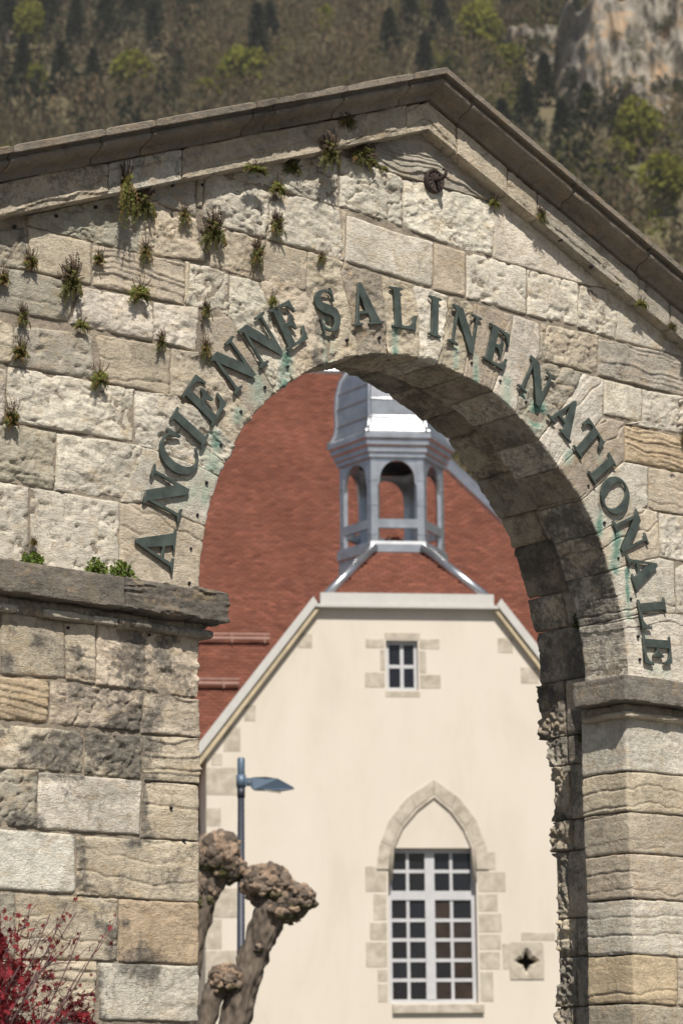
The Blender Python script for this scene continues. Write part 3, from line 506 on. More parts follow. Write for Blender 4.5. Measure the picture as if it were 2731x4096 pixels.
    if ext:
        cen = np.array([P2[:, :, 0].mean(), P2[:, :, 1].mean() + ZC])
        li = loop // nu
        fr = li < nf
        SK[fr, 1] = np.maximum(SK[fr, 1], 0) + 0.05
        nn = np.zeros((len(loop), 2)) + (n2[loop % nu])
        SK[~fr, 0] -= nn[~fr, 0] * 0.06; SK[~fr, 2] -= nn[~fr, 1] * 0.06
    else:
        SK[:, 1] = 0.06
    n0 = len(V); m_ = len(loop)
    ii = np.arange(m_); jj = (ii + 1) % m_
    F = np.vstack([F, np.column_stack([loop[ii], loop[jj], n0 + jj, n0 + ii])])
    V = np.vstack([V, SK])
    xs, zs = V[:, 0].astype(np.float32), (V[:, 2] - ZC).astype(np.float32)
    nz = fbm(xs * 9 + sd, V[:, 1] * 9, zs * 9, 4, 51)
    so = np.clip(seg_field(SOOT, xs, zs) * (0.9 + 1.4 * nz) + soot * 0.8 * sstep(0.12, 0.5, nz + soot * 0.25), 0, 1)
    gr = np.clip(seg_field(GREEN, xs, zs) * (0.95 + 0.8 * nz), 0, 1.3)
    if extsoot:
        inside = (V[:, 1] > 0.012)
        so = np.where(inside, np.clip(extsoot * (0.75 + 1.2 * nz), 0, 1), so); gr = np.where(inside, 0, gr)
    o = mesh(name, V, F, M['stone'], parent or gate, typ in ('smooth', 'pit') and soot < .25, {'soot': so, 'green': gr})
    t = np.array(TINT[col]) * (1 + 0.06 * rng.standard_normal()) + 0.004 * rng.standard_normal(3)
    o.color = (*np.clip(t, 0.05, 0.75), 1)
    return o

def sides(pts, cor):
    n = len(pts); c = list(cor)
    def run(a, b):
        o = [pts[a]]; i = a
        while i != b: i = (i + 1) % n; o.append(pts[i])
        return o
    T = run(c[0], c[1]); R = run(c[1], c[2]); B = run(c[2], c[3])[::-1]; L = run(c[3], c[0])[::-1]
    return T, R, B, L

for name, typ, col, soot, cor, pts in STONES:
    stone(name, sides(pts, cor), typ, col, soot)
for k, (typ, col, soot, a, outer, b) in enumerate(VOUSS):
    ra, rb = np.hypot(*a[0]), np.hypot(*b[0]); ta, tb = math.atan2(a[0][1], a[0][0]), math.atan2(b[0][1], b[0][0])
    if ta < -1: ta += 2 * math.pi
    arc = [((ra + (rb - ra) * t) * math.cos(ta + (tb - ta) * t), (ra + (rb - ra) * t) * math.sin(ta + (tb - ta) * t)) for t in np.linspace(0, 1, 9)]
    T = [a[-1]] + list(outer) + [b[-1]]
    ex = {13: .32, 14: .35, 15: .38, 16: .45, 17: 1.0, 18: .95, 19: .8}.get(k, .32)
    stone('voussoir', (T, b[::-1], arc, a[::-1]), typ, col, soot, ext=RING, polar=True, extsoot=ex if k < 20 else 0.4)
for typ, col, soot, p in JAMB_L:                          # quoins of the left pier fold into the passage on their right side
    q_ = [p[3], p[0], p[1], p[2]]
    stone('jamb_stone', sides(q_, [0, 1, 2, 3]), typ, col, soot, ext=RING, extdir=(1, 0))
for typ, col, soot, p in JAMB_R:
    q_ = [p[1], p[2], p[3], p[0]]
    stone('jamb_stone', sides(q_, [0, 1, 2, 3]), typ, col, 0.12, ext=RING, extdir=(-1, 0), extsoot=0.10)

# plain courses outside the picture: the feet of both piers and the outer edges of the wall
def rect(x0, x1, z0, z1): return ([(x0, z1), (x1, z1)], [(x1, z1), (x1, z0)], [(x0, z0), (x1, z0)], [(x0, z1), (x0, z0)])
def courses(xa, xb, za, zb, hgt=0.31, rake=False):
    n = max(1, round((zb - za) / hgt)); hh = (zb - za) / n
    for i in range(n):
        x = xa - random.uniform(0, .3) * (xb - xa > .9); z0 = za + i * hh
        while x < xb - .12:
            x1 = min(xb, x + random.uniform(.45, .8)); x1 = xb if xb - x1 < .25 else x1
            x0 = max(x, xa); top = z0 + hh
            if rake: top = min(top, 3.05 - SLOPE * max(abs(x0), abs(x1)))
            if top > z0 + .08:
                stone('pier_stone', rect(x0, x1, z0, top), random.choice(['rough', 'crack', 'smooth', 'band']), random.choice(['tan', 'tan', 'white', 'grey']), 0.1, step=0.035)
            x = x1
courses(-3.75, -JX, -4.0, -2.26); courses(JX, 3.75, -4.0, -2.32)
courses(-3.75, -3.1, -2.26, 1.75, rake=True); courses(2.42, 3.75, -2.3, 1.9, rake=True)

# mortar core behind the facing stones, with the wider opening of the rear arch
def core(name, y0, y1, rad, jx):
    xs = sorted(set(np.round(np.r_[np.linspace(-3.73, 3.73, 61), np.linspace(-rad, rad, 81)], 4)))
    V = []; F = []
    def top(x): return 3.2 - SLOPE * abs(x)
    cols = []
    for x in xs:
        if abs(x) < rad - 1e-4: cols.append((x, math.sqrt(rad * rad - x * x)))
        elif abs(abs(x) - rad) < 2e-4:
            cols += [(x, -4.0), (x, 0.0)] if x < 0 else [(x, 0.0), (x, -4.0)]
        else: cols.append((x, -4.0))
    for x, zl in cols:
        for y in (y0, y1): V += [(x, y, zl + ZC), (x, y, top(x) + ZC)]
    for i in range(len(cols) - 1):
        a, b = i * 4, i * 4 + 4
        F += [(a + 1, b + 1, b + 3, a + 3), (a, a + 2, b + 2, b)]
        if abs(cols[i][0] - cols[i + 1][0]) > 1e-6: F += [(a, b, b + 1, a + 1), (a + 2, a + 3, b + 3, b + 2)]
    e = (len(cols) - 1) * 4
    F += [(0, 1, 3, 2), (e, e + 2, e + 3, e + 1)]
    return mesh(name, V, F, M['mortar'], gate)
core('mortar_core', 0.014, RING - 0.012, RAD + 0.025, JX)
core('rubble_core', RING - 0.010, THICK - 0.03, RREAR + 0.03, RREAR)

# rear arch ring and rear jambs (rubble, seen in the shadow of the passage)
def inner_stone(name, fn, s0, s1, y0, y1, typ, col, soot, amp=1.0, step=0.013, end_rough=0.0):
    """fn(s)->(x,z,nx,nz): a stone of the passage surface between s0..s1 and y0..y1"""
    SEED[0] += 1; sd = SEED[0]
    p = np.array([fn(s) for s in np.linspace(s0, s1, 30)])
    Ls = np.linalg.norm(np.diff(p[:, :2], axis=0), axis=1).sum(); Ly = y1 - y0
    nu = max(5, int(Ls / step)); nv = max(5, int(Ly / step))
    ug = np.linspace(0.004 / Ls, 1 - 0.004 / Ls, nu); yg = np.linspace(y0 + .004, y1 - .002, nv)
    pu = np.array([fn(s0 + (s1 - s0) * t) for t in ug])
    x = np.repeat(pu[None, :, 0], nv, 0); z = np.repeat(pu[None, :, 1], nv, 0); y = np.repeat(yg[:, None], nu, 1)
    nx = np.repeat(pu[None, :, 2], nv, 0); nz = np.repeat(pu[None, :, 3], nv, 0)
    de = np.minimum(ug * Ls, (1 - ug) * Ls)[None]; dv = np.minimum(yg - y0, y1 - yg)[:, None]
    h = amp * relief(typ, x, y, z, sd) + 0.012 * noise(np.float32(sd * 2.7), .3, .3, 3)
    h = h - (0.016 if end_rough < 1 else .008) * np.exp(-de / 0.012) - (0.016 if end_rough < 1 else .006) * np.exp(-dv / 0.014)
    if end_rough:
        y = y + sstep(y1 - 0.20, y1, y) * end_rough * (0.055 * fbm(x * 5, 0.3, z * 5, 2, 61) + 0.035 * fbm(x * 19, y * 9, z * 19, 3, 62, 0.7))
        h = h + sstep(y0 - .05, y0 + .1, y) * end_rough * (0.024 * fbm(x * 11, y * 11, z * 11, 3, 63, 0.65) + 0.030 * np.abs(noise(x * 26, y * 26, z * 26, 67)) + .012 * noise(x * 60, y * 60, z * 60, 68) - .012)
    x = x + nx * h; z = z + nz * h
    V = np.column_stack([x.ravel(), y.ravel(), z.ravel() + ZC]); F = grid_faces(nv, nu)
    loop = np.r_[np.arange(nu), np.arange(1, nv) * nu + nu - 1, (nv - 1) * nu + np.arange(nu - 2, -1, -1), np.arange(nv - 2, 0, -1) * nu]
    SK = V[loop].copy(); SK[:, 0] -= nx.ravel()[loop] * .07; SK[:, 2] -= nz.ravel()[loop] * .07
    n0 = len(V); ii = np.arange(len(loop)); jj = (ii + 1) % len(loop)
    F = np.vstack([F, np.column_stack([loop[jj], loop[ii], n0 + ii, n0 + jj])]); V = np.vstack([V, SK])
    n_ = fbm(V[:, 0] * 8 + sd, V[:, 1] * 8, V[:, 2] * 8, 4, 51)
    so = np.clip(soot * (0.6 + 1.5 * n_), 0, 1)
    o = mesh(name, V, F, M['stone'], gate, False, {'soot': so, 'green': np.zeros(len(V))})
    o.color = (*np.clip(np.array(TINT[col]) * (1 + .12 * rng.standard_normal()), .05, .7), 1)
    return o
def arc_fn(s): return (RREAR * math.cos(s), RREAR * math.sin(s), -math.cos(s), -math.sin(s))
s = 0.0
while s < math.pi - .02:
    s1 = min(math.pi, s + random.uniform(.11, .19)); s1 = math.pi if math.pi - s1 < .09 else s1
    yb = (.93 if s < math.pi / 2 else THICK) + random.uniform(-.02, .03)
    if random.random() < .35:
        ym = RING + random.uniform(.16, .3)
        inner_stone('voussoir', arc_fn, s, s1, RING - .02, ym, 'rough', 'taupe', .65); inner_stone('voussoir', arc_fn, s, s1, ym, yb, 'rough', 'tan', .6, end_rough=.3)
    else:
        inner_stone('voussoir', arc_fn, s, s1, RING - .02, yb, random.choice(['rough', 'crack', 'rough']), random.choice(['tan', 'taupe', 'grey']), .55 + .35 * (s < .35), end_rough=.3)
    s = s1
for sg in (1, -1):
    def jf(s_, sg=sg): return (sg * (RREAR - .015), s_, -sg, 0)
    z = 0.0
    while z > -3.98:
        z1 = max(-4.0, z - random.uniform(.18, .42)); z1 = -4.0 if z1 < -3.8 else z1
        ym = RING + random.uniform(.26, .34)
        lo = -.55 > z
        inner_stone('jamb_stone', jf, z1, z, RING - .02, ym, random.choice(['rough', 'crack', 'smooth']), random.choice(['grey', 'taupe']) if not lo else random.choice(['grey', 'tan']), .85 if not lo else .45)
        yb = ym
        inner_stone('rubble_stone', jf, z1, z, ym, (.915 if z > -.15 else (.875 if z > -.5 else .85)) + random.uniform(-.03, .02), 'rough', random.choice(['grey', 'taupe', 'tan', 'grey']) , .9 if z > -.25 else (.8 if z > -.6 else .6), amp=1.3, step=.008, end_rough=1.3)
        z = z1

# ------------------------------------------------------------------ cornice, frieze, imposts
def profile_block(name, prof, xs0, xs1, mat, col, typ='smooth', amp=1.0, step=0.02, soot=0.0, sub=0.012):
    """section (p outward, v) swept along both rakes; v counts from the arch centre at the apex"""
    SEED[0] += 1; sd = SEED[0]
    pr = [prof[0]]
    for a, b in zip(prof, prof[1:]):
        n = max(1, int(math.hypot(b[0] - a[0], b[1] - a[1]) / sub)) if max(a[0], b[0]) > -.05 else 1
        pr += [(a[0] + (b[0] - a[0]) * t / n, a[1] + (b[1] - a[1]) * t / n) for t in range(1, n + 1)]
    pr = np.array(pr); n = len(pr)
    X = np.linspace(xs0, xs1, max(3, int((xs1 - xs0) / step)))
    if xs0 < 0 < xs1: X = np.sort(np.r_[X, 0.0])
    tn = np.gradient(pr, axis=0); nn = np.column_stack([-tn[:, 1], tn[:, 0]]); nn /= np.linalg.norm(nn, axis=1)[:, None] + 1e-9
    cenp = pr.mean(0); nn *= -1 if ((pr - cenp) * nn).sum() < 0 else 1
    Pp = np.repeat(pr[None, :, 0], len(X), 0); Vv = np.repeat(pr[None, :, 1], len(X), 0); XX = np.repeat(X[:, None], n, 1)
    h = amp * relief(typ, XX, -Pp, Vv, sd, XX, Vv) - 0.007 * np.exp(-np.minimum(X - xs0, xs1 - X) / 0.010)[:, None] + 0.003 * noise(np.float32(sd * 1.7), .3, .3, 5)
    live = (Pp > -.04)
    Pp = Pp + nn[None, :, 0] * h * live; Vv = Vv + nn[None, :, 1] * h * live
    V = np.column_stack([XX.ravel(), -Pp.ravel(), (Vv - SLOPE * np.abs(XX)).ravel() + ZC])
    F = grid_faces(len(X), n).tolist()
    F += [[i * n + n - 1, i * n, (i + 1) * n, (i + 1) * n + n - 1][::-1] for i in range(len(X) - 1)]
    F += [list(range(n)), list(range((len(X) - 1) * n + n - 1, (len(X) - 1) * n - 1, -1))]
    nz = fbm(V[:, 0] * 9, V[:, 1] * 9, V[:, 2] * 9, 4, 51)
    o = mesh(name, V, F, mat, gate, True, {'soot': np.clip(soot * (0.6 + 1.4 * nz), 0, 1), 'green': np.zeros(len(V))}, sharp=38)
    o.color = (*np.clip(np.array(TINT[col]) * (1 + .08 * rng.standard_normal()), .05, .7), 1)
    for p in o.data.polygons:
        if len(p.vertices) > 4: p.use_smooth = False
    return o
CORN = [(-.92, 3.345), (-.92, 3.175), (.088, 3.172), (.110, 3.172), (.114, 3.196), (.120, 3.204), (.140, 3.211), (.165, 3.216), (.190, 3.223), (.212, 3.236), (.222, 3.252), (.220, 3.266), (.205, 3.272), (.207, 3.287), (.254, 3.290), (.257, 3.324), (.245, 3.330)]
FRIE = [(-.25, 3.176), (-.25, 2.990), (.078, 2.990), (.086, 2.996), (.088, 3.160), (.080, 3.168)]
cj = [-3.9, -3.45] + CORNICE_JOINTS + [2.3, 3.0, 3.9]
for a, b in zip(cj, cj[1:]): profile_block('cornice_block', CORN, a + .003, b - .003, M['dark_stone'], 'corn', 'smooth', 0.8, sub=.02)
fj = [-3.9, -3.1] + FRIEZE_JOINTS + [2.7, 3.9]
ft = ['band', 'band', 'crack', 'band', 'crack', 'smooth', 'smooth', 'crack', 'crack', 'smooth', 'crack', 'crack']
fc = ['grey', 'tan', 'white', 'tan', 'tan', 'tan', 'tan', 'grey', 'grey', 'grey', 'tan', 'tan']
for k, (a, b) in enumerate(zip(fj, fj[1:])): profile_block('frieze_block', FRIE, a + .004, b - .004, M['stone'], fc[k % len(fc)], ft[k % len(ft)], 1.3, soot=.35 if b < -.2 else .2, sub=.008, step=.012)

def slab(name, x0, x1, y0, y1, z0, z1, typ, col, soot=0.0, amp=1.0, step=0.014, mat='dark_stone', rnd=0.012):
    """weathered block: subdivided box whose faces carry relief and whose edges are worn"""
    SEED[0] += 1; sd = SEED[0]
    Vs = []; Fs = []; n = 0
    lo = np.array([x0, y0, z0]); hi = np.array([x1, y1, z1]); size = hi - lo
    for ax in range(3):
        b, c = [(1, 2), (2, 0), (0, 1)][ax]
        nb, nc = max(2, int(size[b] / step) + 1), max(2, int(size[c] / step) + 1)
        for sgn in (0, 1):
            Bq, Cq = np.meshgrid(np.linspace(lo[b], hi[b], nb), np.linspace(lo[c], hi[c], nc))
            Pq = np.zeros((nc, nb, 3)); Pq[..., ax] = hi[ax] if sgn else lo[ax]; Pq[..., b] = Bq; Pq[..., c] = Cq
            F = grid_faces(nc, nb); F = F if sgn else F[:, ::-1]
            Vs.append(Pq.reshape(-1, 3)); Fs.append(F + n); n += nb * nc
    V = np.vstack(Vs); F = np.vstack(Fs)
    # weld
    key = np.round(V, 5); uq, inv = np.unique(key, axis=0, return_inverse=True); inv = inv.ravel()
    V = uq; F = inv[F]
    d = np.minimum(V - lo, hi - V); cen = (lo + hi) / 2
    nrm = np.where(d < 1e-4, np.sign(V - cen), 0.0)
    cnt = np.abs(nrm).sum(1, keepdims=True); nrm = nrm / np.maximum(np.linalg.norm(nrm, axis=1, keepdims=True), 1e-6)
    srt = np.sort(d, axis=1)
    h = amp * relief(typ, V[:, 0], V[:, 1], V[:, 2], sd)
    w = rnd * (0.8 + 0.8 * fbm(V[:, 0] * 12, V[:, 1] * 12, V[:, 2] * 12, 2, 71)) * np.exp(-srt[:, 1] / (rnd * .8))
    V = V + nrm * (h - np.maximum(w, 0))[:, None]
    nz = fbm(V[:, 0] * 9, V[:, 1] * 9, V[:, 2] * 9, 4, 51)
    V = V + np.array([0, 0, ZC])
    o = mesh(name, V, F, M[mat], gate, True, {'soot': np.clip(soot * (0.7 + 1.3 * nz), 0, 1), 'green': np.zeros(len(V))}, sharp=50)
    o.color = (*np.clip(np.array(TINT[col]) * (1 + .08 * rng.standard_normal()), .05, .7), 1)
    return o
XJ, XA, XB = IMPOST_JOINTS
PI1, PI2 = .107, .052
# left impost: top slab, neck, lower fillet (broken away between XA and XB)
slab('impost_block', -3.75, -2.95, -PI1, .05, -.125, .035, 'smooth', 'dark', .2, step=.03)
slab('impost_block', -2.944, XJ, -PI1, .05, -.122, .040, 'smooth', 'dark', .25, 1.2, rnd=.006)
slab('impost_block', XJ + .005, -JX + PI1, -PI1, RING, -.118, .035, 'band', 'dark', .6, 1.6, rnd=.010, step=.007)
slab('impost_neck', -3.75, -JX + .012, -.012, RING - .01, -.205, -.118, 'smooth', 'taupe', .6)
slab('impost_fillet', -3.75, XA, -PI2, .05, -.203, -.165, 'smooth', 'grey', .2, 1.2, rnd=.008)
slab('impost_fillet', XB, XJ, -PI2, .05, -.203, -.165, 'smooth', 'grey', .25, 1.3, rnd=.008)
slab('impost_fillet', XJ + .004, -JX + PI2, -PI2, RING - .005, -.203, -.163, 'band', 'grey', .8, 1.0, rnd=.010)
# right impost
slab('impost_block', JX - PI1, 2.95, -PI1, RING - .05, -.246, -.094, 'crack', 'slate', .25, .5, mat='stone', rnd=.004, step=.010)
slab('impost_block', 2.956, 3.75, -PI1, .05, -.246, -.094, 'smooth', 'grey', .3, step=.03)
slab('impost_neck', JX - .012, 3.75, -.012, RING - .01, -.335, -.244, 'smooth', 'taupe', .35, mat='stone')
slab('impost_fillet', JX - PI2, 3.75, -PI2, RING - .05, -.335, -.298, 'smooth', 'tan', .2, 1.4, mat='stone', rnd=.012)

# iron bolts left in the masonry
bm_ = MB(); bm_.tube([(0, .02, 0), (0, -.010, 0)], [.008, .008], 7); bm_.tube([(0, -.008, 0), (0, -.015, 0)], [.0105, .009], 7)
b0 = None
for x, z in BOLTS:
    yo = -.075 if (z > 3.0 - SLOPE * abs(x) - .03 and z > 1) else 0.004
    if b0 is None:
        b0 = bm_.build('bolt', M['bolt'], gate); o = b0
    else:
        o = b0.copy(); link(o, gate)
    o.location = (x, yo, z + ZC); o.rotation_euler = (random.uniform(-.3, .3), random.uniform(0, 1), random.uniform(-.3, .3)); k_ = random.uniform(.8, 1.1); o.scale = (k_, k_, k_)
# ------------------------------------------------------------------ church-like building behind the gate
BANG = R_(-33.813)
bld = empty('gabled_building', (17.109, 21.266, 0), rz=BANG)
tag(bld, 'cream gabled building with red tiled roof and zinc lantern, behind the arch', 'building')
UC = 1.09                                   # axis of the gable
HW0, ZT, HW1, ZE, PS = 1.53, 9.48, 3.36, 7.08, 1.30
# gable wall with window openings: outer polygon, holes cut with recessed reveals
def gable_wall():
    out = [(UC - HW1, 0), (UC + HW1, 0), (UC + HW1, ZE), (UC + HW0, ZT), (UC - HW0, ZT), (UC - HW1, ZE)]
    sw = [(0.73, 8.08), (1.27, 8.08), (1.27, 8.93), (0.73, 8.93)]
    gw = [(0.72, 2.93), (2.18, 2.93), (2.18, 5.45), (0.72, 5.45)]
    oc = [(2.99 + .20 * math.cos(a), 3.60 + .20 * math.sin(a)) for a in np.linspace(0, 2 * math.pi, 20, endpoint=False)]
    import bmesh
    bm = bmesh.new()
    for poly in (out, sw, gw, oc):
        vs_ = [bm.verts.new((a, 0, b)) for a, b in poly]
        for i in range(len(vs_)): bm.edges.new((vs_[i], vs_[(i + 1) % len(vs_)]))
    bmesh.ops.triangle_fill(bm, use_beauty=True, use_dissolve=False, edges=bm.edges[:])
    def inside(p, poly):
        c = False
        for i in range(len(poly)):
            (x0, y0), (x1, y1) = poly[i], poly[i - 1]
            if (y0 > p[1]) != (y1 > p[1]) and p[0] < (x1 - x0) * (p[1] - y0) / (y1 - y0) + x0: c = not c
        return c
    kill = [f for f in bm.faces if any(inside((f.calc_center_median().x, f.calc_center_median().z), h_) for h_ in (sw, gw, oc))]
    bmesh.ops.delete(bm, geom=kill, context='FACES_ONLY')
    ex = bmesh.ops.extrude_face_region(bm, geom=bm.faces[:])
    for v in [g for g in ex['geom'] if isinstance(g, bmesh.types.BMVert)]: v.co.y += 0.35
    bmesh.ops.recalc_face_normals(bm, faces=bm.faces[:])
    me = bpy.data.meshes.new('gable_wall'); bm.to_mesh(me); bm.free(); me.materials.append(M['plaster'])
    return link(bpy.data.objects.new('gable_wall', me), bld)
gable_wall()
for x0_ in (UC - HW1, UC + HW1 - .3): w = MB(); w.box(x0_, x0_ + .3, .352, 4.0, 0, ZE); w.build('side_wall', M['plaster'], bld)
for b_ in ((-12, 8.0, 2.9, 3.3), (-12, 8.0, 18.5, 18.9), (7.7, 8.0, 3.302, 18.498)): w = MB(); w.box(*b_, 0, 6.3); w.build('main_wall', M['plaster'], bld)

def tiles(name, o, a, s, na, keep, w=0.16, e=0.087, length=9.0, amin=-8.0, amax=8.0, seed=1):
    """flat clay tiles laid in courses on the plane o + a*A + s*S"""
    g = np.random.default_rng(seed)
    o, a, s = map(np.asarray, (o, a, s)); n = np.cross(a, s); n = n / np.linalg.norm(n); n = n if n[2] > 0 else -n
    rows = int(length / e)
    S, A = np.meshgrid(np.arange(rows) * e, np.arange(amin, amax, w), indexing='ij')
    A = A + (np.arange(rows) % 2)[:, None] * w / 2
    A = A.ravel(); S = S.ravel(); kp = keep(A + w / 2, S + e / 2); A = A[kp]; S = S[kp]; k = len(A)
    jit = g.normal(0, .004, k); gap = .004
    lift = .034 + g.normal(0, .003, k)
    a0 = A + gap; a1 = A + w - gap
    s0 = S + jit - .010; s1 = S + e * 1.15
    def pt(aa, ss, h): return o[None] + aa[:, None] * a[None] + ss[:, None] * s[None] + h[:, None] * n[None]
    z0 = np.zeros(k)
    V = np.stack([pt(a0, s0, lift), pt(a1, s0, lift), pt(a1, s1, z0 + .006), pt(a0, s1, z0 + .006), pt(a0, s0, z0 - .004), pt(a1, s0, z0 - .004)], 1).reshape(-1, 3)
    b = np.arange(k)[:, None] * 6
    F = np.concatenate([b + [0, 1, 2, 3], b + [4, 5, 1, 0], b + [4, 0, 3, 3][:4] if False else b + [4, 0, 3, 4][:4]], 0) if False else np.concatenate([b + [0, 1, 2, 3], b + [4, 5, 1, 0]], 0)
    pal = np.array([(.235, .091, .062), (.205, .083, .058), (.275, .112, .072), (.162, .072, .053), (.25, .097, .064), (.215, .101, .076)])
    c = pal[g.choice(6, k, p=[.28, .22, .16, .12, .14, .08])]
    m_ = fbm((A * .7).astype(np.float32), (S * .7).astype(np.float32), np.float32(seed), 3, 81)
    c = (pal.mean(0) * .6 + c * .4) * np.array([.86, .84, .86]); c = c * (1 + .10 * m_)[:, None] * g.normal(1, .10, (k, 1))
    ob = mesh(name, V, F, M['tile'], bld, attrs={'col': np.repeat(np.clip(c, .02, .6), 6, 0)})
    tag(ob, kind='stuff'); return ob
# main roof: eave at y=2.28 z=6.0, ridge at y=11 z=16.87; hip falls to the right
MP = np.array([0, 11 - 2.28, 16.87 - 6.0]); ML = np.linalg.norm(MP); MS = MP / ML
def main_keep(A, S):
    z = 6.0 + S * MS[2]; return A < 1.32 + 0.70 * (16.87 - z)
tiles('roof_tiles', (0, 2.28, 6.0), (1, 0, 0), MS, None, main_keep, length=ML, amin=-10, amax=9, seed=2)
rf = MB()
ur = 1.32 + .70 * (16.87 - 6.0)
rf.add([(-12, 2.28, 5.97), (ur, 2.28, 5.97), (1.32, 11, 16.84), (-12, 11, 16.84), (ur, 19.7, 5.97), (-12, 19.7, 5.97)], [(0, 1, 2, 3), (1, 4, 2), (4, 5, 3, 2), (5, 0, 3)])
rfo = rf.build('roof_deck', simple('roof_underlay', (.22, .08, .055), .9, 0, .2, 2), bld)
z_ = MB(); z_.tube([(1.32, 11, 16.89), (1.32 + .7 * 10.7, 11 - .802 * 10.7, 16.89 - 10.7)], .17, 8); z_.build('hip_flashing', M['zinc'], bld)
z_ = MB(); z_.tube([(-12, 11, 16.89), (1.4, 11, 16.89)], .11, 8); z_.build('ridge_cap', M['zinc'], bld)
z_ = MB(); z_.lathe([(0.02, 0), (.06, .12), (.14, .24), (.16, .34), (.12, .45), (.03, .52), (.02, .9), (0, .92)], (.98, 11, 16.93), 12); z_.build('ridge_finial', M['zinc'], bld, True)
for xa_, xb_ in ((-12, UC - HW1 - .02), (UC + HW1 + .02, ur)): z_ = MB(); z_.tube([(xa_, 2.16, 5.93), (xb_, 2.16, 5.93)], .09, 8); z_.build('gutter', M['zinc'], bld, True)
z_ = MB(); z_.tube([(UC - HW1 - .16, 2.2, 5.9), (UC - HW1 - .16, 2.75, 5.5), (UC - HW1 - .16, 2.78, .1)], .055, 8); z_.build('downpipe', M['zinc'], bld, True)
for (x0, x1, zz) in ((-2.9, -.83, 9.86), (-3.1, -1.46, 8.87), (3.9, 6.0, 9.2)):
    yy = 2.28 + (zz - 6.0) / MS[2] * MS[1]
    g_ = MB(); g_.tube([(x0, yy - .16, zz + .02), (x1, yy - .16, zz + .02)], .04, 8); g_.tube([(x0, yy - .18, zz + .10), (x1, yy - .18, zz + .10)], .025, 8)
    xx = x0 + .1
    while xx < x1: g_.box(xx, xx + .03, yy - .2, yy + .02, zz - .06, zz + .13); xx += .62
    g_.build('snow_guard', M['pink'], bld)
# wing roof: steep lower slopes, flatter upper slopes, and a clipped front hip carrying the lantern
PU = 1.06; ZR = ZT + HW0 * PU
for sg, nm in ((-1, 1), (1, 2)):
    for lev in (0, 1):
        pp = PS if lev == 0 else PU
        sv = np.array([-sg * 1.0, 0, pp]); sv = sv / np.linalg.norm(sv)
        hw = HW1 + .22 if lev == 0 else HW0 + .02
        ox = UC + sg * hw; oz = ZE - .22 * PS + .06 if lev == 0 else ZT + .03
        Ls = ((HW1 + .22 - HW0) if lev == 0 else HW0) / abs(sv[0])
        def kp(A, S, oz=oz, sv=sv):
            z = oz + S * sv[2]; front = np.where(z > ZT, (z - ZT) / 1.03 + .10, -.10); back = np.maximum(2.28 + (z - 6.0) * MS[1] / MS[2], 0); return (A > front) & (A < back + .1)
        tiles('roof_tiles', (ox, 0, oz), (0, 1, 0), sv, None, kp, length=Ls, amin=-.12, amax=8, seed=5 + nm + 3 * lev)
    ox = UC + sg * (HW1 + .22); oz = ZE - .22 * PS + .06
    wv = MB(); wv.add([(ox, -.06, oz - .03), (ox, 3.2, oz - .03), (UC + sg * HW0, 5.2, ZT), (UC, 7.2, ZR), (UC, (ZR - ZT) / 1.03 + .1, ZR), (UC + sg * HW0, -.02, ZT)], [(0, 1, 2, 5), (5, 2, 3, 4)]); wv.build('wing_deck', rfo.data.materials[0], bld)
hv = np.array([0, 1 / 1.03, 1.0]); hv = hv / np.linalg.norm(hv)
def hk(A, S):
    return (np.abs(A) < 1.30 - S * hv[2] * .98) & (S * hv[2] < .92)
tiles('roof_tiles', (UC, .04, ZT + .22), (1, 0, 0), hv, None, hk, length=1.5, amin=-1.7, amax=1.7, e=.075, seed=9)
wv = MB(); wv.add([(UC - 1.4, .07, ZT + .19), (UC + 1.4, .07, ZT + .19), (UC + .42, .98, 10.66), (UC - .42, .98, 10.66)], [(0, 1, 2, 3)]); wv.build('hip_deck', rfo.data.materials[0], bld)
for sg in (-1, 1):
    f_ = MB(); f_.tube([(UC + sg * 1.36, -.02, ZT + .20), (UC + sg * .43, .93, 10.74)], .082, 8); f_.build('hip_flashing', M['zinc'], bld, True)
c_ = MB(); c_.box(UC - HW0 - .02, UC + HW0 + .02, -.16, .06, ZT - .02, ZT + .035); c_.box(UC - HW0 + .06, UC + HW0 - .06, -.13, .04, ZT + .037, ZT + .23)
for k in range(7): c_.box(UC - HW0 + .2 + k * .43, UC - HW0 + .22 + k * .43, -.134, .0, ZT + .04, ZT + .234)
c_.build('gutter', M['white_wood'], bld)
for sg in (-1, 1):
    def fr(a, b, d, sg=sg): return (UC + sg * a, d, b)
    vb = MB(); vb.prism([(HW0 - .01, ZT + .04), (HW0 + .06, ZT + .155), (HW1 + .345, ZE - .20), (HW1 + .25, ZE - .30)], -.17, .02, fr); vb.build('verge_board', M['white_wood'], bld)
    vb = MB(); vb.prism([(HW0 - .05, ZT - .04), (HW0 - .012, ZT + .036), (HW1 + .248, ZE - .304), (HW1 + .18, ZE - .37)], -.12, .08, fr); vb.build('verge_soffit', M['wood'], bld)

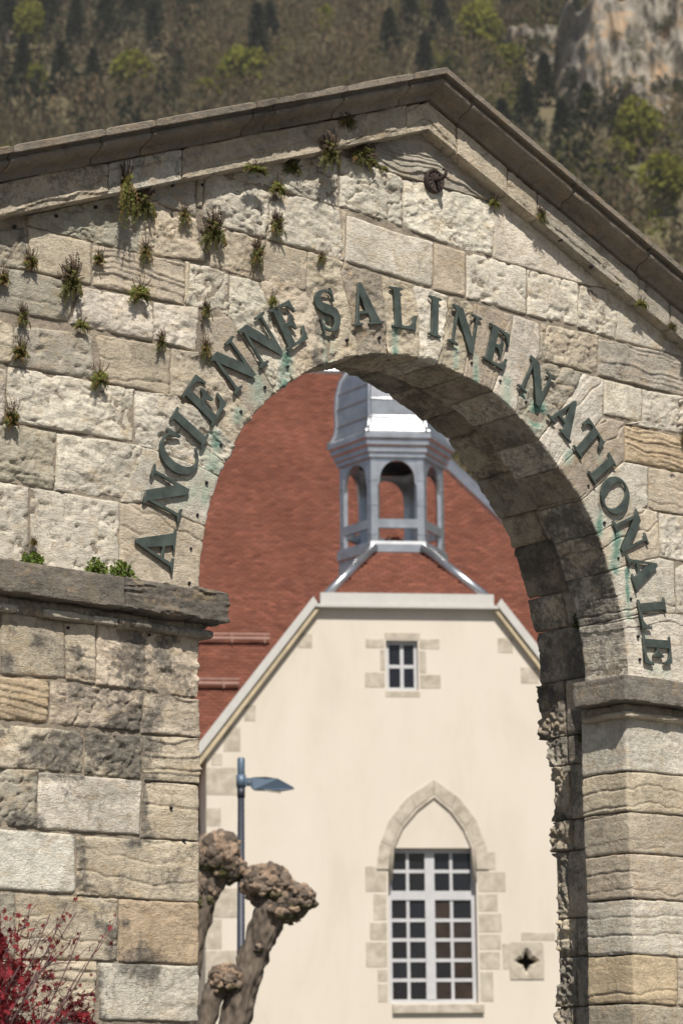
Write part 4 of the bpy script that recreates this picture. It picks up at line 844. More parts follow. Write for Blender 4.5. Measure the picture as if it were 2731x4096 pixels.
# dressed stones in the plaster
def tstone(x0, x1, z0, z1, name='quoin_stone', y=-.006, d=.10):
    jt = .006; m_ = MB(); b_ = .012
    x0 += jt; x1 -= jt; z0 += jt; z1 -= jt
    V = [(x0, d, z0), (x1, d, z0), (x1, d, z1), (x0, d, z1), (x0, y + b_, z0), (x1, y + b_, z0), (x1, y + b_, z1), (x0, y + b_, z1), (x0 + b_, y, z0 + b_), (x1 - b_, y, z0 + b_), (x1 - b_, y, z1 - b_), (x0 + b_, y, z1 - b_)]
    F = [(8, 9, 10, 11)] + [(4 + i, 4 + (i + 1) % 4, 8 + (i + 1) % 4, 8 + i) for i in range(4)] + [(i, (i + 1) % 4, 4 + (i + 1) % 4, 4 + i) for i in range(4)]
    m_.add(V, F); o = m_.build(name, M['trim'], bld); return o
for a in [(-2.285, -1.76, 6.30, 6.78), (-2.285, -2.02, 5.79, 6.12), (-2.285, -1.70, 5.25, 5.68), (-2.285, -1.98, 4.8, 5.25), (-2.285, -1.7, 4.3, 4.8), (-2.285, -2.0, 3.8, 4.3), (-2.285, -1.72, 3.3, 3.8), (-2.0, -1.70, 7.02, 7.46), (-1.66, -1.45, 7.53, 7.82), (-.76, -.5, 8.77, 9.04), (2.62, 2.90, 8.72, 9.0), (3.0, 3.32, 8.2, 8.5), (-2.2, -2.0, 6.79, 7.01)]: tstone(*a)
# small attic window
sw = [(.70, 1.32, 8.935, 9.07), (.38, .715, 8.78, 8.96), (1.285, 1.65, 8.77, 8.97), (.36, .715, 8.11, 8.39), (1.285, 1.66, 8.10, 8.36), (.62, .72, 8.392, 8.778), (1.28, 1.42, 8.362, 8.768), (.70, 1.31, 7.95, 8.075)]
for a in sw: tstone(*a)
def window(x0, x1, z0, z1, y, cols, rows, mull, trans, fw, bar):
    """frame with glazing bars; every pane is a piece of its own"""
    f = MB(); f.box(x0, x0 + fw, y, y + .07, z0, z1); f.box(x1 - fw, x1, y, y + .07, z0, z1); f.box(x0 + fw, x1 - fw, y + .002, y + .068, z0, z0 + fw); f.box(x0 + fw, x1 - fw, y + .002, y + .068, z1 - fw, z1)
    for a, b in mull: f.box(a, b, y - .01, y + .06, z0 + fw, z1 - fw)
    for a, b in trans: f.box(x0 + fw, x1 - fw, y - .006, y + .062, a, b)
    for a, b in bar[0]: f.box(a, b, y + .012, y + .05, z0 + fw, z1 - fw)
    for a, b in bar[1]: f.box(x0 + fw, x1 - fw, y + .014, y + .048, a, b)
    w_ = f.build('window', M['grey_wood'], bld)
    for a0, a1 in cols:
        for b0, b1 in rows:
            p = MB(); t = random.uniform(-.004, .004); t2 = random.uniform(-.004, .004)
            p.add([(a0 - .02, y + .035 + t, b0 - .03), (a1 + .02, y + .035 - t, b0 - .03), (a1 + .02, y + .035 - t + t2, b1 + .03), (a0 - .02, y + .035 + t + t2, b1 + .03)], [(0, 1, 2, 3)])
            p.build('pane', M['glass2'] if (a0 > 1.45 and b0 < 4.5 and random.random() < .75) else M['glass'], w_)
    return w_
window(.73, 1.27, 8.08, 8.93, .10, [(.79, .98), (1.04, 1.21)], [(8.14, 8.47), (8.53, 8.87)], [], [], .06, ([(.98, 1.04)], [(8.47, 8.53)]))
# pointed window
cols = [(.80, 1.01), (1.09, 1.31), (1.54, 1.75), (1.82, 2.06)]
gx = [(.79, 1.03), (1.09, 1.335), (1.515, 1.755), (1.815, 2.11)]
rows = [(3.03, 3.26), (3.36, 3.58), (3.68, 3.91), (4.01, 4.23), (4.33, 4.56), (4.81, 5.03), (5.13, 5.36)]
window(.72, 2.18, 2.93, 5.45, .14, gx, rows, [(1.345, 1.505)], [(4.61, 4.76)], .07, ([(1.035, 1.085), (1.76, 1.81)], [(a[1] + .022, b[0] - .022) for k, (a, b) in enumerate(zip(rows, rows[1:])) if k != 4]))
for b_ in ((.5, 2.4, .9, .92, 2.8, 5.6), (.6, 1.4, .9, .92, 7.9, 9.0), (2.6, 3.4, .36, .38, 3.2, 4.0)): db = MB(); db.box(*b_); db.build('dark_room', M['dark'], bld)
tstone(.76, 2.27, 2.76, 2.925, 'window_sill', -.07)
for a in [(.33, .70, 4.72, 5.16), (.46, .70, 4.26, 4.71), (.40, .70, 3.94, 4.25), (.33, .70, 3.50, 3.93), (.52, .70, 3.27, 3.49), (.52, .70, 2.94, 3.26), (2.20, 2.52, 5.08, 5.40), (2.20, 2.68, 4.72, 5.07), (2.20, 2.54, 4.40, 4.71), (2.20, 2.60, 4.06, 4.39), (2.20, 2.58, 3.78, 4.05), (2.20, 2.56, 3.46, 3.77), (2.20, 2.44, 2.94, 3.45), (2.58, 2.71, 3.46, 3.90), (2.90, 3.48, 3.925, 4.08)]: tstone(*a)
# pointed arch ring of wedge stones
def garc(sg, n=5):
    pts_i = [(2.19 if sg > 0 else .73, 5.10), (2.16 if sg > 0 else .77, 5.45), (2.02 if sg > 0 else .92, 5.80), (1.80 if sg > 0 else 1.17, 6.10), (1.50, 6.34)]
    pts_o = [(2.40 if sg > 0 else .53, 5.10), (2.36 if sg > 0 else .58, 5.48), (2.20 if sg > 0 else .75, 5.91), (1.93 if sg > 0 else 1.04, 6.27), (1.50, 6.58)]
    I = resample(pts_i, 21); Oo = resample(pts_o, 21)
    for k in range(4):
        i0, i1 = k * 5, k * 5 + 5
        poly = [tuple(p) for p in I[i0:i1 + 1]] + [tuple(p) for p in Oo[i0:i1 + 1][::-1]]
        c = np.mean(poly, 0); poly = [tuple(c + (np.array(p) - c) * .985) for p in poly]
        m_ = MB(); m_.prism(poly, -.03, .10, lambda a, b, d: (a, d, b)); m_.build('arch_stone', M['trim'], bld)
garc(1); garc(-1)
# moulded inner edge of the arch
mo = MB(); mo.tube([(.755, -.012, 4.9), (.80, -.012, 5.45), (.95, -.012, 5.78), (1.20, -.012, 6.07), (1.50, -.012, 6.30), (1.78, -.012, 6.07), (1.99, -.012, 5.78), (2.13, -.012, 5.45), (2.16, -.012, 4.9)], .035, 6); mo.build('arch_moulding', M['trim'], bld, True)
# quatrefoil light
qf = MB()
ring = []
for k in range(48):
    a = 2 * math.pi * k / 48
    ro = .29
    ri = max(.075 + .055 * abs(math.cos(2 * a)), .05) + .03 * (abs(math.cos(2 * a)) > .93)
    ring.append((a, ro, ri))
V = []; F = []
for a, ro, ri in ring:
    for r_, y_ in ((ro, -.02), (ri + .06, -.02), (ri, .03), (ri, .20), (ro, .10)): V.append((2.99 + r_ * math.cos(a), y_, 3.60 + r_ * math.sin(a)))
for k in range(48):
    n2_ = (k + 1) % 48
    for j in range(4): F.append((k * 5 + j, n2_ * 5 + j, n2_ * 5 + j + 1, k * 5 + j + 1))
qf.add(V, F); qf.build('quatrefoil_window', M['trim'], bld)
for a in [(2.72, 3.27, 3.885, 3.92), (2.72, 3.27, 3.28, 3.315)]: tstone(*a)
for sgx in (0, 1):
    for sgz in (0, 1):
        poly = [(2.71 if sgx == 0 else 3.27, 3.31 if sgz == 0 else 3.89)]
        cx, cz = 2.99, 3.60
        for a in np.linspace(0, math.pi / 2, 7):
            ang = a + {(0, 0): math.pi, (1, 0): 1.5 * math.pi, (1, 1): 0, (0, 1): .5 * math.pi}[(sgx, sgz)]
            poly.append((cx + .295 * math.cos(ang) * .98, cz + .295 * math.sin(ang) * .98))
        m_ = MB(); m_.prism(poly, -.015, .08, lambda a, b, d: (a, d, b)); m_.build('spandrel_stone', M['trim'], bld)

# zinc lantern
lan = empty('lantern', (UC, 1.80, 0), bld)
LR = .93
HA = [R_(-120 + 60 * k) for k in range(6)]
def hexv(r, z): return [(r * math.cos(a), r * math.sin(a), z) for a in HA]
def hexring(name, prof, mat=M['zinc']):
    m_ = MB(); V = []; F = []
    for r, z in prof: V += hexv(r, z)
    for i in range(len(prof) - 1):
        for k in range(6): F.append((i * 6 + k, i * 6 + (k + 1) % 6, (i + 1) * 6 + (k + 1) % 6, (i + 1) * 6 + k))
    m_.add(V, F); return m_.build(name, mat, lan)
hexring('skirt', [(1.0, 9.3), (.95, 10.68)])
hexring('sill', [(.93, 10.62), (.99, 10.66), (.99, 10.80), (.95, 10.86), (.80, 10.86), (.02, 10.80)])
for k in range(6):
    a = HA[k]; p = Vector((LR * math.cos(a), LR * math.sin(a), 0))
    q0 = Vector((LR * math.cos(HA[k - 1]), LR * math.sin(HA[k - 1]), 0)); q1 = Vector((LR * math.cos(HA[(k + 1) % 6]), LR * math.sin(HA[(k + 1) % 6]), 0))
    d0, d1 = (q0 - p).normalized(), (q1 - p).normalized(); inn = (-p).normalized()
    poly = [p, p + d1 * .12, p + d1 * .12 + inn * .07, p + inn * .12, p + d0 * .12 + inn * .07, p + d0 * .12]
    m_ = MB(); m_.prism([(v.x, v.y) for v in poly], 10.86, 12.36, lambda a_, b_, d_: (a_, b_, d_))
    for zz in (10.98, 11.5, 11.95): m_.prism([((v * 1.012).x, (v * 1.012).y) for v in poly], zz, zz + .03, lambda a_, b_, d_: (a_, b_, d_))
    m_.build('column', M['zinc'], lan)
    # rail and arched spandrels between this column and the next
    e0, e1 = p + d1 * .12, q1 - d1 * .12; nrm = Vector(((p + q1).x, (p + q1).y, 0)).normalized(); Lw = (e1 - e0).length
    def fr(a_, b_, d_, e0=e0, d1=d1, nrm=nrm): v = e0 + d1 * a_ - nrm * d_; return (v.x, v.y, b_)
    m_ = MB(); m_.prism([(0, 11.10), (Lw, 11.10), (Lw, 11.26), (0, 11.26)], .0, .06, fr); m_.build('rail', M['zinc'], lan)
    for side in (0, 1):
        pts = [(0, 11.86), (.03, 11.90), (.04, 11.98)] + [(.04 + (Lw / 2 - .04) * (1 - math.cos(t)), 11.98 + .34 * math.sin(t)) for t in np.linspace(.1, math.pi / 2, 8)] + [(Lw / 2, 12.36), (0, 12.36)]
        if side: pts = [(Lw - x_, z_) for x_, z_ in pts][::-1]
        m_ = MB(); m_.prism(pts, .008, .055, fr); m_.build('spandrel', M['zinc'], lan)
hexring('cornice', [(.6, 12.36), (.985, 12.36), (.985, 12.43), (1.03, 12.45), (1.03, 12.53), (1.09, 12.57), (1.09, 12.65), (1.15, 12.68), (1.15, 12.77), (1.05, 12.78)])
DP = [(1.14, 12.77), (1.06, 12.83), (1.0, 12.95), (.975, 13.1), (.985, 13.4), (.965, 13.69), (.90, 13.95), (.78, 14.13), (.6, 14.3), (.35, 14.42), (.12, 14.5), (.06, 14.7), (.02, 15.3)]
hexring('dome', DP)
for k in range(6): m_ = MB(); m_.tube([(r * math.cos(HA[k]), r * math.sin(HA[k]), z) for r, z in DP[:-2]], .042, 6); m_.build('dome_rib', M['zinc'], lan, True)
for i, zz in ((3, 13.1), (4, 13.42), (5, 13.7)):
    m_ = MB()
    r = np.interp(zz, [z for _, z in DP], [r_ for r_, _ in DP]) + .008
    m_.tube([Vector(v) for v in hexv(r, zz)] + [Vector(hexv(r, zz)[0])], .014, 5); m_.build('dome_seam', M['zinc'], lan)

# ------------------------------------------------------------------ bronze letters
def ell(cx, cy, rx, ry, a0, a1, n=20, rot=0.0):
    o = []
    for t in np.linspace(R_(a0), R_(a1), n):
        x, y = rx * math.cos(t), ry * math.sin(t); o.append((cx + x * math.cos(rot) - y * math.sin(rot), cy + x * math.sin(rot) + y * math.cos(rot)))
    return o
def stroke(pts, wid):
    P_ = resample(pts, 46); t = np.gradient(P_, axis=0); t /= np.linalg.norm(t, axis=1)[:, None]; n_ = np.column_stack([-t[:, 1], t[:, 0]])
    w_ = np.interp(np.linspace(0, 1, 46), np.linspace(0, 1, len(wid)), wid)[:, None] / 2
    return [tuple(p) for p in P_ + n_ * w_] + [tuple(p) for p in (P_ - n_ * w_)[::-1]]
G = {}
G['I'] = (.40, [[(0, 0), (.4, 0), (.4, .036), (.3, .06), (.3, .94), (.4, .964), (.4, 1), (0, 1), (0, .964), (.1, .94), (.1, .06), (0, .036)]])
G['L'] = (.76, [[(0, 0), (.74, 0), (.78, .36), (.72, .36), (.67, .20), (.56, .09), (.42, .065), (.3, .06), (.3, .94), (.4, .964), (.4, 1), (0, 1), (0, .964), (.1, .94), (.1, .06), (0, .036)]])
G['E'] = (.74, [[(0, 0), (.72, 0), (.77, .32), (.71, .32), (.66, .18), (.55, .09), (.4, .065), (.3, .06), (.3, .475), (.38, .47), (.45, .43), (.50, .33), (.55, .33), (.55, .70), (.50, .70), (.45, .60), (.38, .555), (.3, .545), (.3, .94), (.42, .935), (.56, .90), (.65, .80), (.68, .70), (.73, .70), (.69, 1), (0, 1), (0, .964), (.1, .94), (.1, .06), (0, .036)]])
G['T'] = (.84, [[(.22, 0), (.62, 0), (.62, .036), (.52, .06), (.52, .94), (.64, .94), (.73, .86), (.78, .70), (.84, .70), (.81, 1), (.03, 1), (0, .70), (.06, .70), (.11, .86), (.20, .94), (.32, .94), (.32, .06), (.22, .036)]])
G['N'] = (.94, [[(0, 0), (.32, 0), (.32, .036), (.185, .07), (.185, .78), (.72, -.03), (.84, -.03), (.84, .93), (.96, .964), (.96, 1), (.64, 1), (.64, .964), (.78, .93), (.78, .31), (.32, 1), (0, 1), (0, .964), (.12, .90), (.12, .08), (0, .036)]])
G['A'] = (.98, [[(0, 0), (.32, 0), (.32, .036), (.21, .06), (.265, .27), (.55, .27), (.62, .06), (.52, .036), (.52, 0), (.99, 0), (.99, .036), (.89, .06), (.53, 1.03), (.45, 1.03), (.12, .06), (0, .036)], [(.285, .335), (.405, .76), (.53, .335)]])
G['C'] = (.86, [ell(.46, .5, .46, .53, 52, 314, 34) + [(.82, .12), (.80, .17)] + ell(.53, .5, .32, .475, 310, 62, 30) + [(.76, .72), (.80, .62), (.85, .62), (.82, 1.0), (.78, 1.0)]])
G['O'] = (.96, [ell(.48, .5, .48, .53, 0, 352, 44), ell(.48, .5, .275, .48, 0, -352, 40, rot=.12)])
sp = [(.66, .80), (.60, .92), (.46, .975), (.28, .95), (.155, .83), (.16, .69), (.27, .585), (.42, .51), (.55, .41), (.575, .27), (.50, .12), (.36, .03), (.21, .05), (.10, .14), (.06, .26)]
spl = resample(sp, 15)
G['S'] = (.72, [stroke(sp, [.05, .055, .06, .11, .17, .21, .23, .24, .23, .21, .16, .10, .06, .055, .05])])
S2 = [[(.60, .66), (.66, .66), (.68, 1.0), (.63, 1.0)], [(.02, .0), (.07, .0), (.10, .36), (.04, .36)]]
CAPH = .238
def glyph(ch):
    w_, loops = G[ch]
    cu = bpy.data.curves.new('glyph', 'CURVE'); cu.dimensions = '2D'; cu.fill_mode = 'BOTH'; cu.extrude = .0058; cu.bevel_depth = .0012; cu.bevel_resolution = 1
    for lp in loops:
        s_ = cu.splines.new('POLY'); s_.points.add(len(lp) - 1); s_.use_cyclic_u = True
        for p, (a, b) in zip(s_.points, lp): p.co = ((a - w_ / 2) * CAPH, (b - .5) * CAPH, 0, 1)
    ob = bpy.data.objects.new('glyph', cu); COL.objects.link(ob)
    me = bpy.data.meshes.new_from_object(ob.evaluated_get(bpy.context.evaluated_depsgraph_get()))
    bpy.data.objects.remove(ob)
    if ch == 'S':
        import bmesh
        bm = bmesh.new(); bm.from_mesh(me)
        for lp in S2:
            vs0 = [bm.verts.new(((a - w_ / 2) * CAPH, (b - .5) * CAPH, -.0066)) for a, b in lp]; vs1 = [bm.verts.new(((a - w_ / 2) * CAPH, (b - .5) * CAPH, .0065)) for a, b in lp]
            bm.faces.new(vs1); bm.faces.new(vs0[::-1])
            for i in range(4): bm.faces.new((vs0[i], vs0[(i + 1) % 4], vs1[(i + 1) % 4], vs1[i]))
        bm.to_mesh(me); bm.free()
    me.materials.clear(); me.materials.append(M['bronze']); return me
GM = {c: glyph(c) for c in G}
ORD = ['first', 'second', 'third', 'fourth', 'fifth', 'sixth', 'seventh', 'eighth', 'ninth']
words = ['ANCIENNE', 'SALINE', 'NATIONALE']; k = 0
for wi, wd in enumerate(words):
    for li, ch in enumerate(wd):
        c_, ang, rm = LETTERS[k]; k += 1
        t = R_(ang); up = Vector((math.cos(t), 0, math.sin(t))); rg = Vector((math.sin(t), 0, -math.cos(t)))
        o = link(bpy.data.objects.new('bronze_letter', GM[ch]))
        n_ = rg.cross(up); p = up * rm + Vector((0, -.0165, ZC)); tilt = random.uniform(-.03, .03); rg2 = rg * math.cos(tilt) + up * math.sin(tilt); up2 = -rg * math.sin(tilt) + up * math.cos(tilt)
        o.matrix_world = Matrix(((rg2.x, up2.x, n_.x, p.x), (rg2.y, up2.y, n_.y, p.y), (rg2.z, up2.z, n_.z, p.z), (0, 0, 0, 1)))
        tag(o, 'green bronze letter %s, %s letter of the word %s on the arch' % (ch, ORD[li], wd), 'letter', 'bronze letters of the arch inscription')

# ------------------------------------------------------------------ iron rosette with hook
hk_ = empty('iron_hook', (HOOK[0], -.012, HOOK[1] + ZC))
tag(hk_, 'rusty iron rosette with a curled hook under the gable top', 'hook')
m_ = MB(); V = []; F = []; n = 36
for r, yb, ym in ((0, -.012, 0), (.018, -.016, 0), (.030, -.014, .004), (.050, -.012, .006), (.056, -.020, 0), (.066, -.022, 0), (.070, -.012, 0), (.070, .012, 0)):
    for q_ in range(n):
        a = 2 * math.pi * q_ / n; V.append((r * math.cos(a), yb - ym * (q_ % 3 == 0), r * 1.05 * math.sin(a)))
for i in range(7):
    for q_ in range(n): F.append((i * n + q_, i * n + (q_ + 1) % n, (i + 1) * n + (q_ + 1) % n, (i + 1) * n + q_))
m_.add(V, F); m_.build('rosette', M['iron'], hk_)
m_ = MB(); m_.tube([(0, 0, 0), (0, -.03, 0), (-.002, -.055, -.006), (.0, -.080, -.004), (.004, -.100, .012), (.006, -.106, .034), (.004, -.095, .050), (.002, -.080, .050)], [.013, .013, .012, .012, .011, .010, .009, .007], 8)
m_.build('hook', M['iron'], hk_, True)
# ------------------------------------------------------------------ ferns and weeds on the wall
def fern_parts(seed, nf, dry, droop, spread, fresh):
    g = np.random.default_rng(seed)
    out = {}
    for part in ('green_fronds', 'dry_fronds'):
        V = []; F = []; Cc = []
        cnt = int(nf * (1 - dry)) if part == 'green_fronds' else int(nf * dry)
        for i in range(cnt):
            if part == 'green_fronds': ph = g.uniform(-spread, spread); L = g.uniform(.18, .50); dr = droop * g.uniform(.4, 1.3); outw = g.uniform(.25, .75)
            else: ph = g.normal(0, .42); L = g.uniform(.30, .72); dr = g.uniform(-.05, .25); outw = g.uniform(.05, .5)
            b = np.array([g.normal(0, .07), -.02, -.22 + g.normal(0, .05)])
            n = 11; t = np.linspace(0, 1, n)
            P_ = b + np.column_stack([L * np.sin(ph) * t + g.normal(0, .05) * t ** 2, -L * outw * np.sin(t * 2.2), L * np.cos(ph) * t - dr * t ** 2])
            tg = np.gradient(P_, axis=0); tg /= np.linalg.norm(tg, axis=1)[:, None] + 1e-9
            sd_ = np.cross(tg, np.array([g.normal(0, .3), -1, .25])); sd_ /= np.linalg.norm(sd_, axis=1)[:, None] + 1e-9
            col = (np.array([.125, .125, .032]) if fresh < .5 else np.array([.165, .18, .034])) * g.uniform(.5, 1.35) if part == 'green_fronds' else np.array([.100, .066, .042]) * g.uniform(.5, 1.5)
            if part == 'green_fronds' and g.random() < .2: col = np.array([.24, .15, .045]) * g.uniform(.6, 1.1)
            w_ = .009
            k0 = len(V)
            for p, s_ in zip(P_, sd_): V += [p - s_ * w_, p + s_ * w_]
            Cc += [col * .5] * (2 * n)
            F += [(k0 + 2 * j, k0 + 2 * j + 1, k0 + 2 * j + 3, k0 + 2 * j + 2) for j in range(n - 1)]
            if part == 'green_fronds' or g.random() < .7:
                for j in range(1, n):
                    for sg in (-1, 1):
                        if g.random() < .1: continue
                        ln = (.075 if part == 'green_fronds' else .045) * (1.15 - .6 * t[j]); wd = .030
                        q_ = P_[j] + sd_[j] * sg * .006; d = sd_[j] * sg + tg[j] * .25 + g.normal(0, .18, 3); d /= np.linalg.norm(d)
                        k0 = len(V); a = tg[j] * wd
                        V += [q_, q_ + d * ln * .5 + a, q_ + d * ln, q_ + d * ln * .5 - a]; F.append((k0, k0 + 1, k0 + 2, k0 + 3)); Cc += [col * g.uniform(.8, 1.2)] * 4
        out[part] = (np.array(V), F, np.array(Cc)) if V else None
    return out
VAR = [fern_parts(101, 95, .45, .25, 1.6, .4), fern_parts(102, 150, .60, .30, 2.0, .2), fern_parts(103, 100, .45, .45, 2.2, .4), fern_parts(104, 85, .12, .30, 1.8, .9), fern_parts(105, 90, .25, .8, 2.4, .6)]
VM = []
for v in VAR:
    d = {}
    for pn, dat in v.items():
        if dat is None: continue
        o = mesh(pn, dat[0], dat[1], M['fern'], attrs={'col': np.clip(dat[2], .004, 1)}); d[pn] = o.data; bpy.data.objects.remove(o)
    VM.append(d)
for (x, z, w_, h_, v), lab in zip(FERNS, FERN_LABELS):
    yo = -.012
    if z > 2.97 - SLOPE * abs(x): yo = -.085
    e = empty('fern', (x, yo, z + ZC)); sc = 0.90
    e.scale = (w_ / .81 * sc * random.choice([-1, 1]), max(w_, h_) * .95, h_ * sc)
    tag(e, lab, 'fern', 'ferns growing from the gateway joints')
    for pn, me in VM[v].items(): link(bpy.data.objects.new(pn, me), e)

def leaf_clump(seed, n, rx, ry, rz, size, cols):
    g = np.random.default_rng(seed); V = []; F = []; Cc = []
    for i in range(n):
        d = g.normal(0, 1, 3); d /= np.linalg.norm(d); r_ = g.random() ** .4
        p = d * r_ * np.array([rx, ry, rz]); p[2] = abs(p[2]); p[1] = -abs(p[1])
        nrm = d + np.array([0, -.6, .8]) + g.normal(0, .4, 3); nrm /= np.linalg.norm(nrm)
        a = np.cross(nrm, g.normal(0, 1, 3)); a /= np.linalg.norm(a); b = np.cross(nrm, a); s_ = size * g.uniform(.6, 1.3)
        k0 = len(V); V += [p - a * s_, p - b * s_ * .7 - nrm * s_ * .2, p + a * s_ * .3 - b * s_ * .8, p + a * s_ * 1.1, p + a * s_ * .3 + b * s_ * .8, p + b * s_ * .7 - nrm * s_ * .2]
        F.append(tuple(range(k0, k0 + 6))); Cc += [np.array(cols[g.integers(len(cols))]) * g.uniform(.6, 1.25)] * 6
    return V, F, np.array(Cc)
for k, ((x, z, w_, h_), lab) in enumerate(zip(WEEDS, WEED_LABELS)):
    e = empty('leafy_weed', (x, -.02, .045 + ZC)); tag(e, lab, 'weed', 'leafy weeds on the left impost')
    V, F, Cc = leaf_clump(200 + k, int(90 + 900 * w_), w_ * .58, .06, h_ * 1.0, .0105, [(.13, .19, .03), (.10, .16, .025), (.17, .22, .04)])
    mesh('leaves', V, F, M['leafcol'], e, attrs={'col': Cc})
    m_ = MB()
    for i in range(10): a = random.uniform(-1, 1) * w_ * .4; m_.tube([(a * .5, 0, -.02), (a, -.03, h_ * random.uniform(.4, .9))], .0018, 4)
    m_.build('stems', M['leafcol'] if False else simple('weed_stem', (.12, .13, .04), .8), e)
# moss and a grass tuft in the broken right jamb
for k, (xx, yy, zz, n, sz, lab) in enumerate([(1.715, .50, -.42, 220, .07, 'yellow green moss cushion in the broken right jamb below the impost'), (1.72, .52, .30, 160, .08, 'dark moss patch in the shaded recess of the right arch springing'), (1.73, .50, -1.72, 150, .07, 'dark moss patch low in the recess of the right jamb')]):
    V, F, Cc = leaf_clump(300 + k, n, .03, .05, sz * 1.3, .007, [(.10, .12, .02), (.06, .075, .018), (.16, .18, .03)])
    V = [(v[0] - .02, v[1], v[2]) for v in V]
    o = mesh('moss_cushion', V, F, M['leafcol'], attrs={'col': Cc}); o.location = (xx, yy, zz + ZC); tag(o, lab, 'moss')

# ------------------------------------------------------------------ street lamp
lp = empty('street_lamp', (9.11, 13.61, 0), rz=-YAW); tag(lp, 'blue grey street lamp with flat head on a dark pole, before the cream gable', 'street lamp')
m_ = MB(); m_.tube([(0, 0, 0), (0, 0, .35)], .10, 12); m_.tube([(0, 0, .35), (0, 0, 1.2), (0, 0, 5.05)], [.062, .056, .042], 12); m_.build('pole', M['pole'], lp, True)
m_ = MB(); m_.tube([(0, 0, 5.0), (0, 0, 5.12)], .05, 12); m_.build('collar', M['pole'], lp, True)
m_ = MB(); m_.tube([(0, 0, 5.12), (0, 0, 5.47), (0, 0, 5.485)], [.047, .047, .036], 12); m_.tube([(0, 0, 5.125), (0, 0, 5.275)], .060, 12); m_.build('sleeve', M['lamp'], lp, True)
m_ = MB(); m_.box(.05, .16, -.03, .03, 5.14, 5.235); m_.tube([(.11, -.05, 5.19), (.11, .05, 5.19)], .04, 12); m_.build('bracket', M['lamp'], lp)
m_ = MB()
pr = [(.12, 5.12), (.13, 5.238), (.30, 5.238), (.45, 5.215), (.64, 5.115), (.64, 5.10), (.48, 5.078), (.16, 5.09)]
V = []; ws = [.06, .06, .10, .10, .05, .05, .10, .08]
V = [(a, -w_, b) for (a, b), w_ in zip(pr, ws)] + [(a, w_, b) for (a, b), w_ in zip(pr, ws)]; n = len(pr)
m_.add(V, [tuple(range(n)), tuple(range(2 * n - 1, n - 1, -1))] + [(i, i + n, (i + 1) % n + n, (i + 1) % n) for i in range(n)]); m_.build('lamp_head', M['lamp'], lp)
m_ = MB(); m_.add([(.20, -.09, 5.100), (.48, -.10, 5.055), (.48, .10, 5.055), (.20, .09, 5.100)], [(0, 1, 2, 3)]); m_.build('lens', M['lens'], lp)
m_ = MB(); m_.tube([(.11, -.052, 5.19), (.11, -.060, 5.19)], .014, 8); m_.build('screw', M['zinc'], lp)

# ------------------------------------------------------------------ pollarded tree
pt = empty('pollarded_tree', (7.14, 11.33, 0)); tag(pt, 'pollarded tree with knobbly burr heads beside the left pier', 'tree')
TO = np.array([7.14, 11.33, 0]); HRv = np.array([HR[0], HR[1], 0.0]); HFv = np.array([HF[0], HF[1], 0.0])
def limb(name, pts, rad, seed):
    P_ = resample(np.array(pts, float), 110); rd = np.interp(np.linspace(0, 1, 110), np.linspace(0, 1, len(rad)), rad)
    for q_ in range(12): P_[1:-1] = (P_[:-2] + P_[2:] + 2 * P_[1:-1]) / 4
    m_ = MB(); m_.tube([tuple(p) for p in P_], list(rd), 56)
    V = np.array(m_.V); c = np.repeat(P_, 56, 0); d = V - c; L = np.linalg.norm(d, axis=1, keepdims=True)
    V = c + d * (1 + .24 * fbm(V[:, 0] * 7 + seed, V[:, 1] * 7, V[:, 2] * 4, 3, 91) + .14 * noise(V[:, 0] * 24, V[:, 1] * 24, V[:, 2] * 12, 93))[:, None]
    an = np.tile(np.arange(56) / 56 * 2 * math.pi, 110); ln = np.repeat(np.linspace(0, 1, 110), 56) * plen(P_)
    fur = fbm(np.cos(an) * 3.2 + seed, np.sin(an) * 3.2, ln * 3.0, 3, 111, .6); V = V + (V - c) * (-.16 * sstep(.05, .45, np.abs(fur)) + .05 * noise(np.cos(an) * 9, np.sin(an) * 9, ln * 14, 113))[:, None]
    return mesh(name, V, m_.F, M['bark'], pt, True)
def rp(a, b, c): return tuple(HRv * a + HFv * b + np.array([0, 0, c]))
# coordinates: along camera right, along camera heading, height; origin at the foot
limb('trunk', [rp(-.32, .05, -.05), rp(-.30, .05, .5), rp(-.24, .02, 1.1), rp(-.17, 0, 1.45)], [.36, .29, .27, .26], 1)
limb('limb', [rp(-.20, 0, 1.1), rp(.0, 0, 1.75), rp(.115, 0, 2.24), rp(.28, -.02, 2.85), rp(.42, -.04, 3.18), rp(.54, -.03, 3.50)], [.24, .19, .165, .148, .145, .22], 2)
limb('limb', [rp(-.30, .06, 1.1), rp(-.46, .08, 1.9), rp(-.38, .08, 2.6), rp(-.29, .06, 3.25), rp(-.13, .05, 3.85)], [.22, .15, .10, .095, .17], 3)
limb('limb', [rp(-.30, -.05, 1.2), rp(-.25, -.06, 2.0), rp(-.12, -.05, 2.55), rp(-.02, -.05, 2.68)], [.2, .12, .11, .12], 4)
mbk, mnt, mb_ = newmat('burr_bark'); mN = NT(mnt)
cc_ = mN.mix(mN.attr('col', 'Color'), mN.ramp(mN.noise(mN.coord(), 22, 6, .7), [(.3, .45), (.7, 1.3)]), 1.0, 'MULTIPLY')
mnt.links.new(cc_, mb_.inputs['Base Color']); mb_.inputs['Roughness'].default_value = .95; mnt.links.new(mN.bump(mN.noise(mN.coord(), 35, 6, .7), .9, .02), mb_.inputs['Normal'])
ico = None
def icos(sub):
    import bmesh
    bm = bmesh.new(); bmesh.ops.create_icosphere(bm, subdivisions=sub, radius=1); V = np.array([v.co[:] for v in bm.verts]); F = np.array([[v.index for v in f.verts] for f in bm.faces]); bm.free(); return V, F
IV, IF = icos(6)
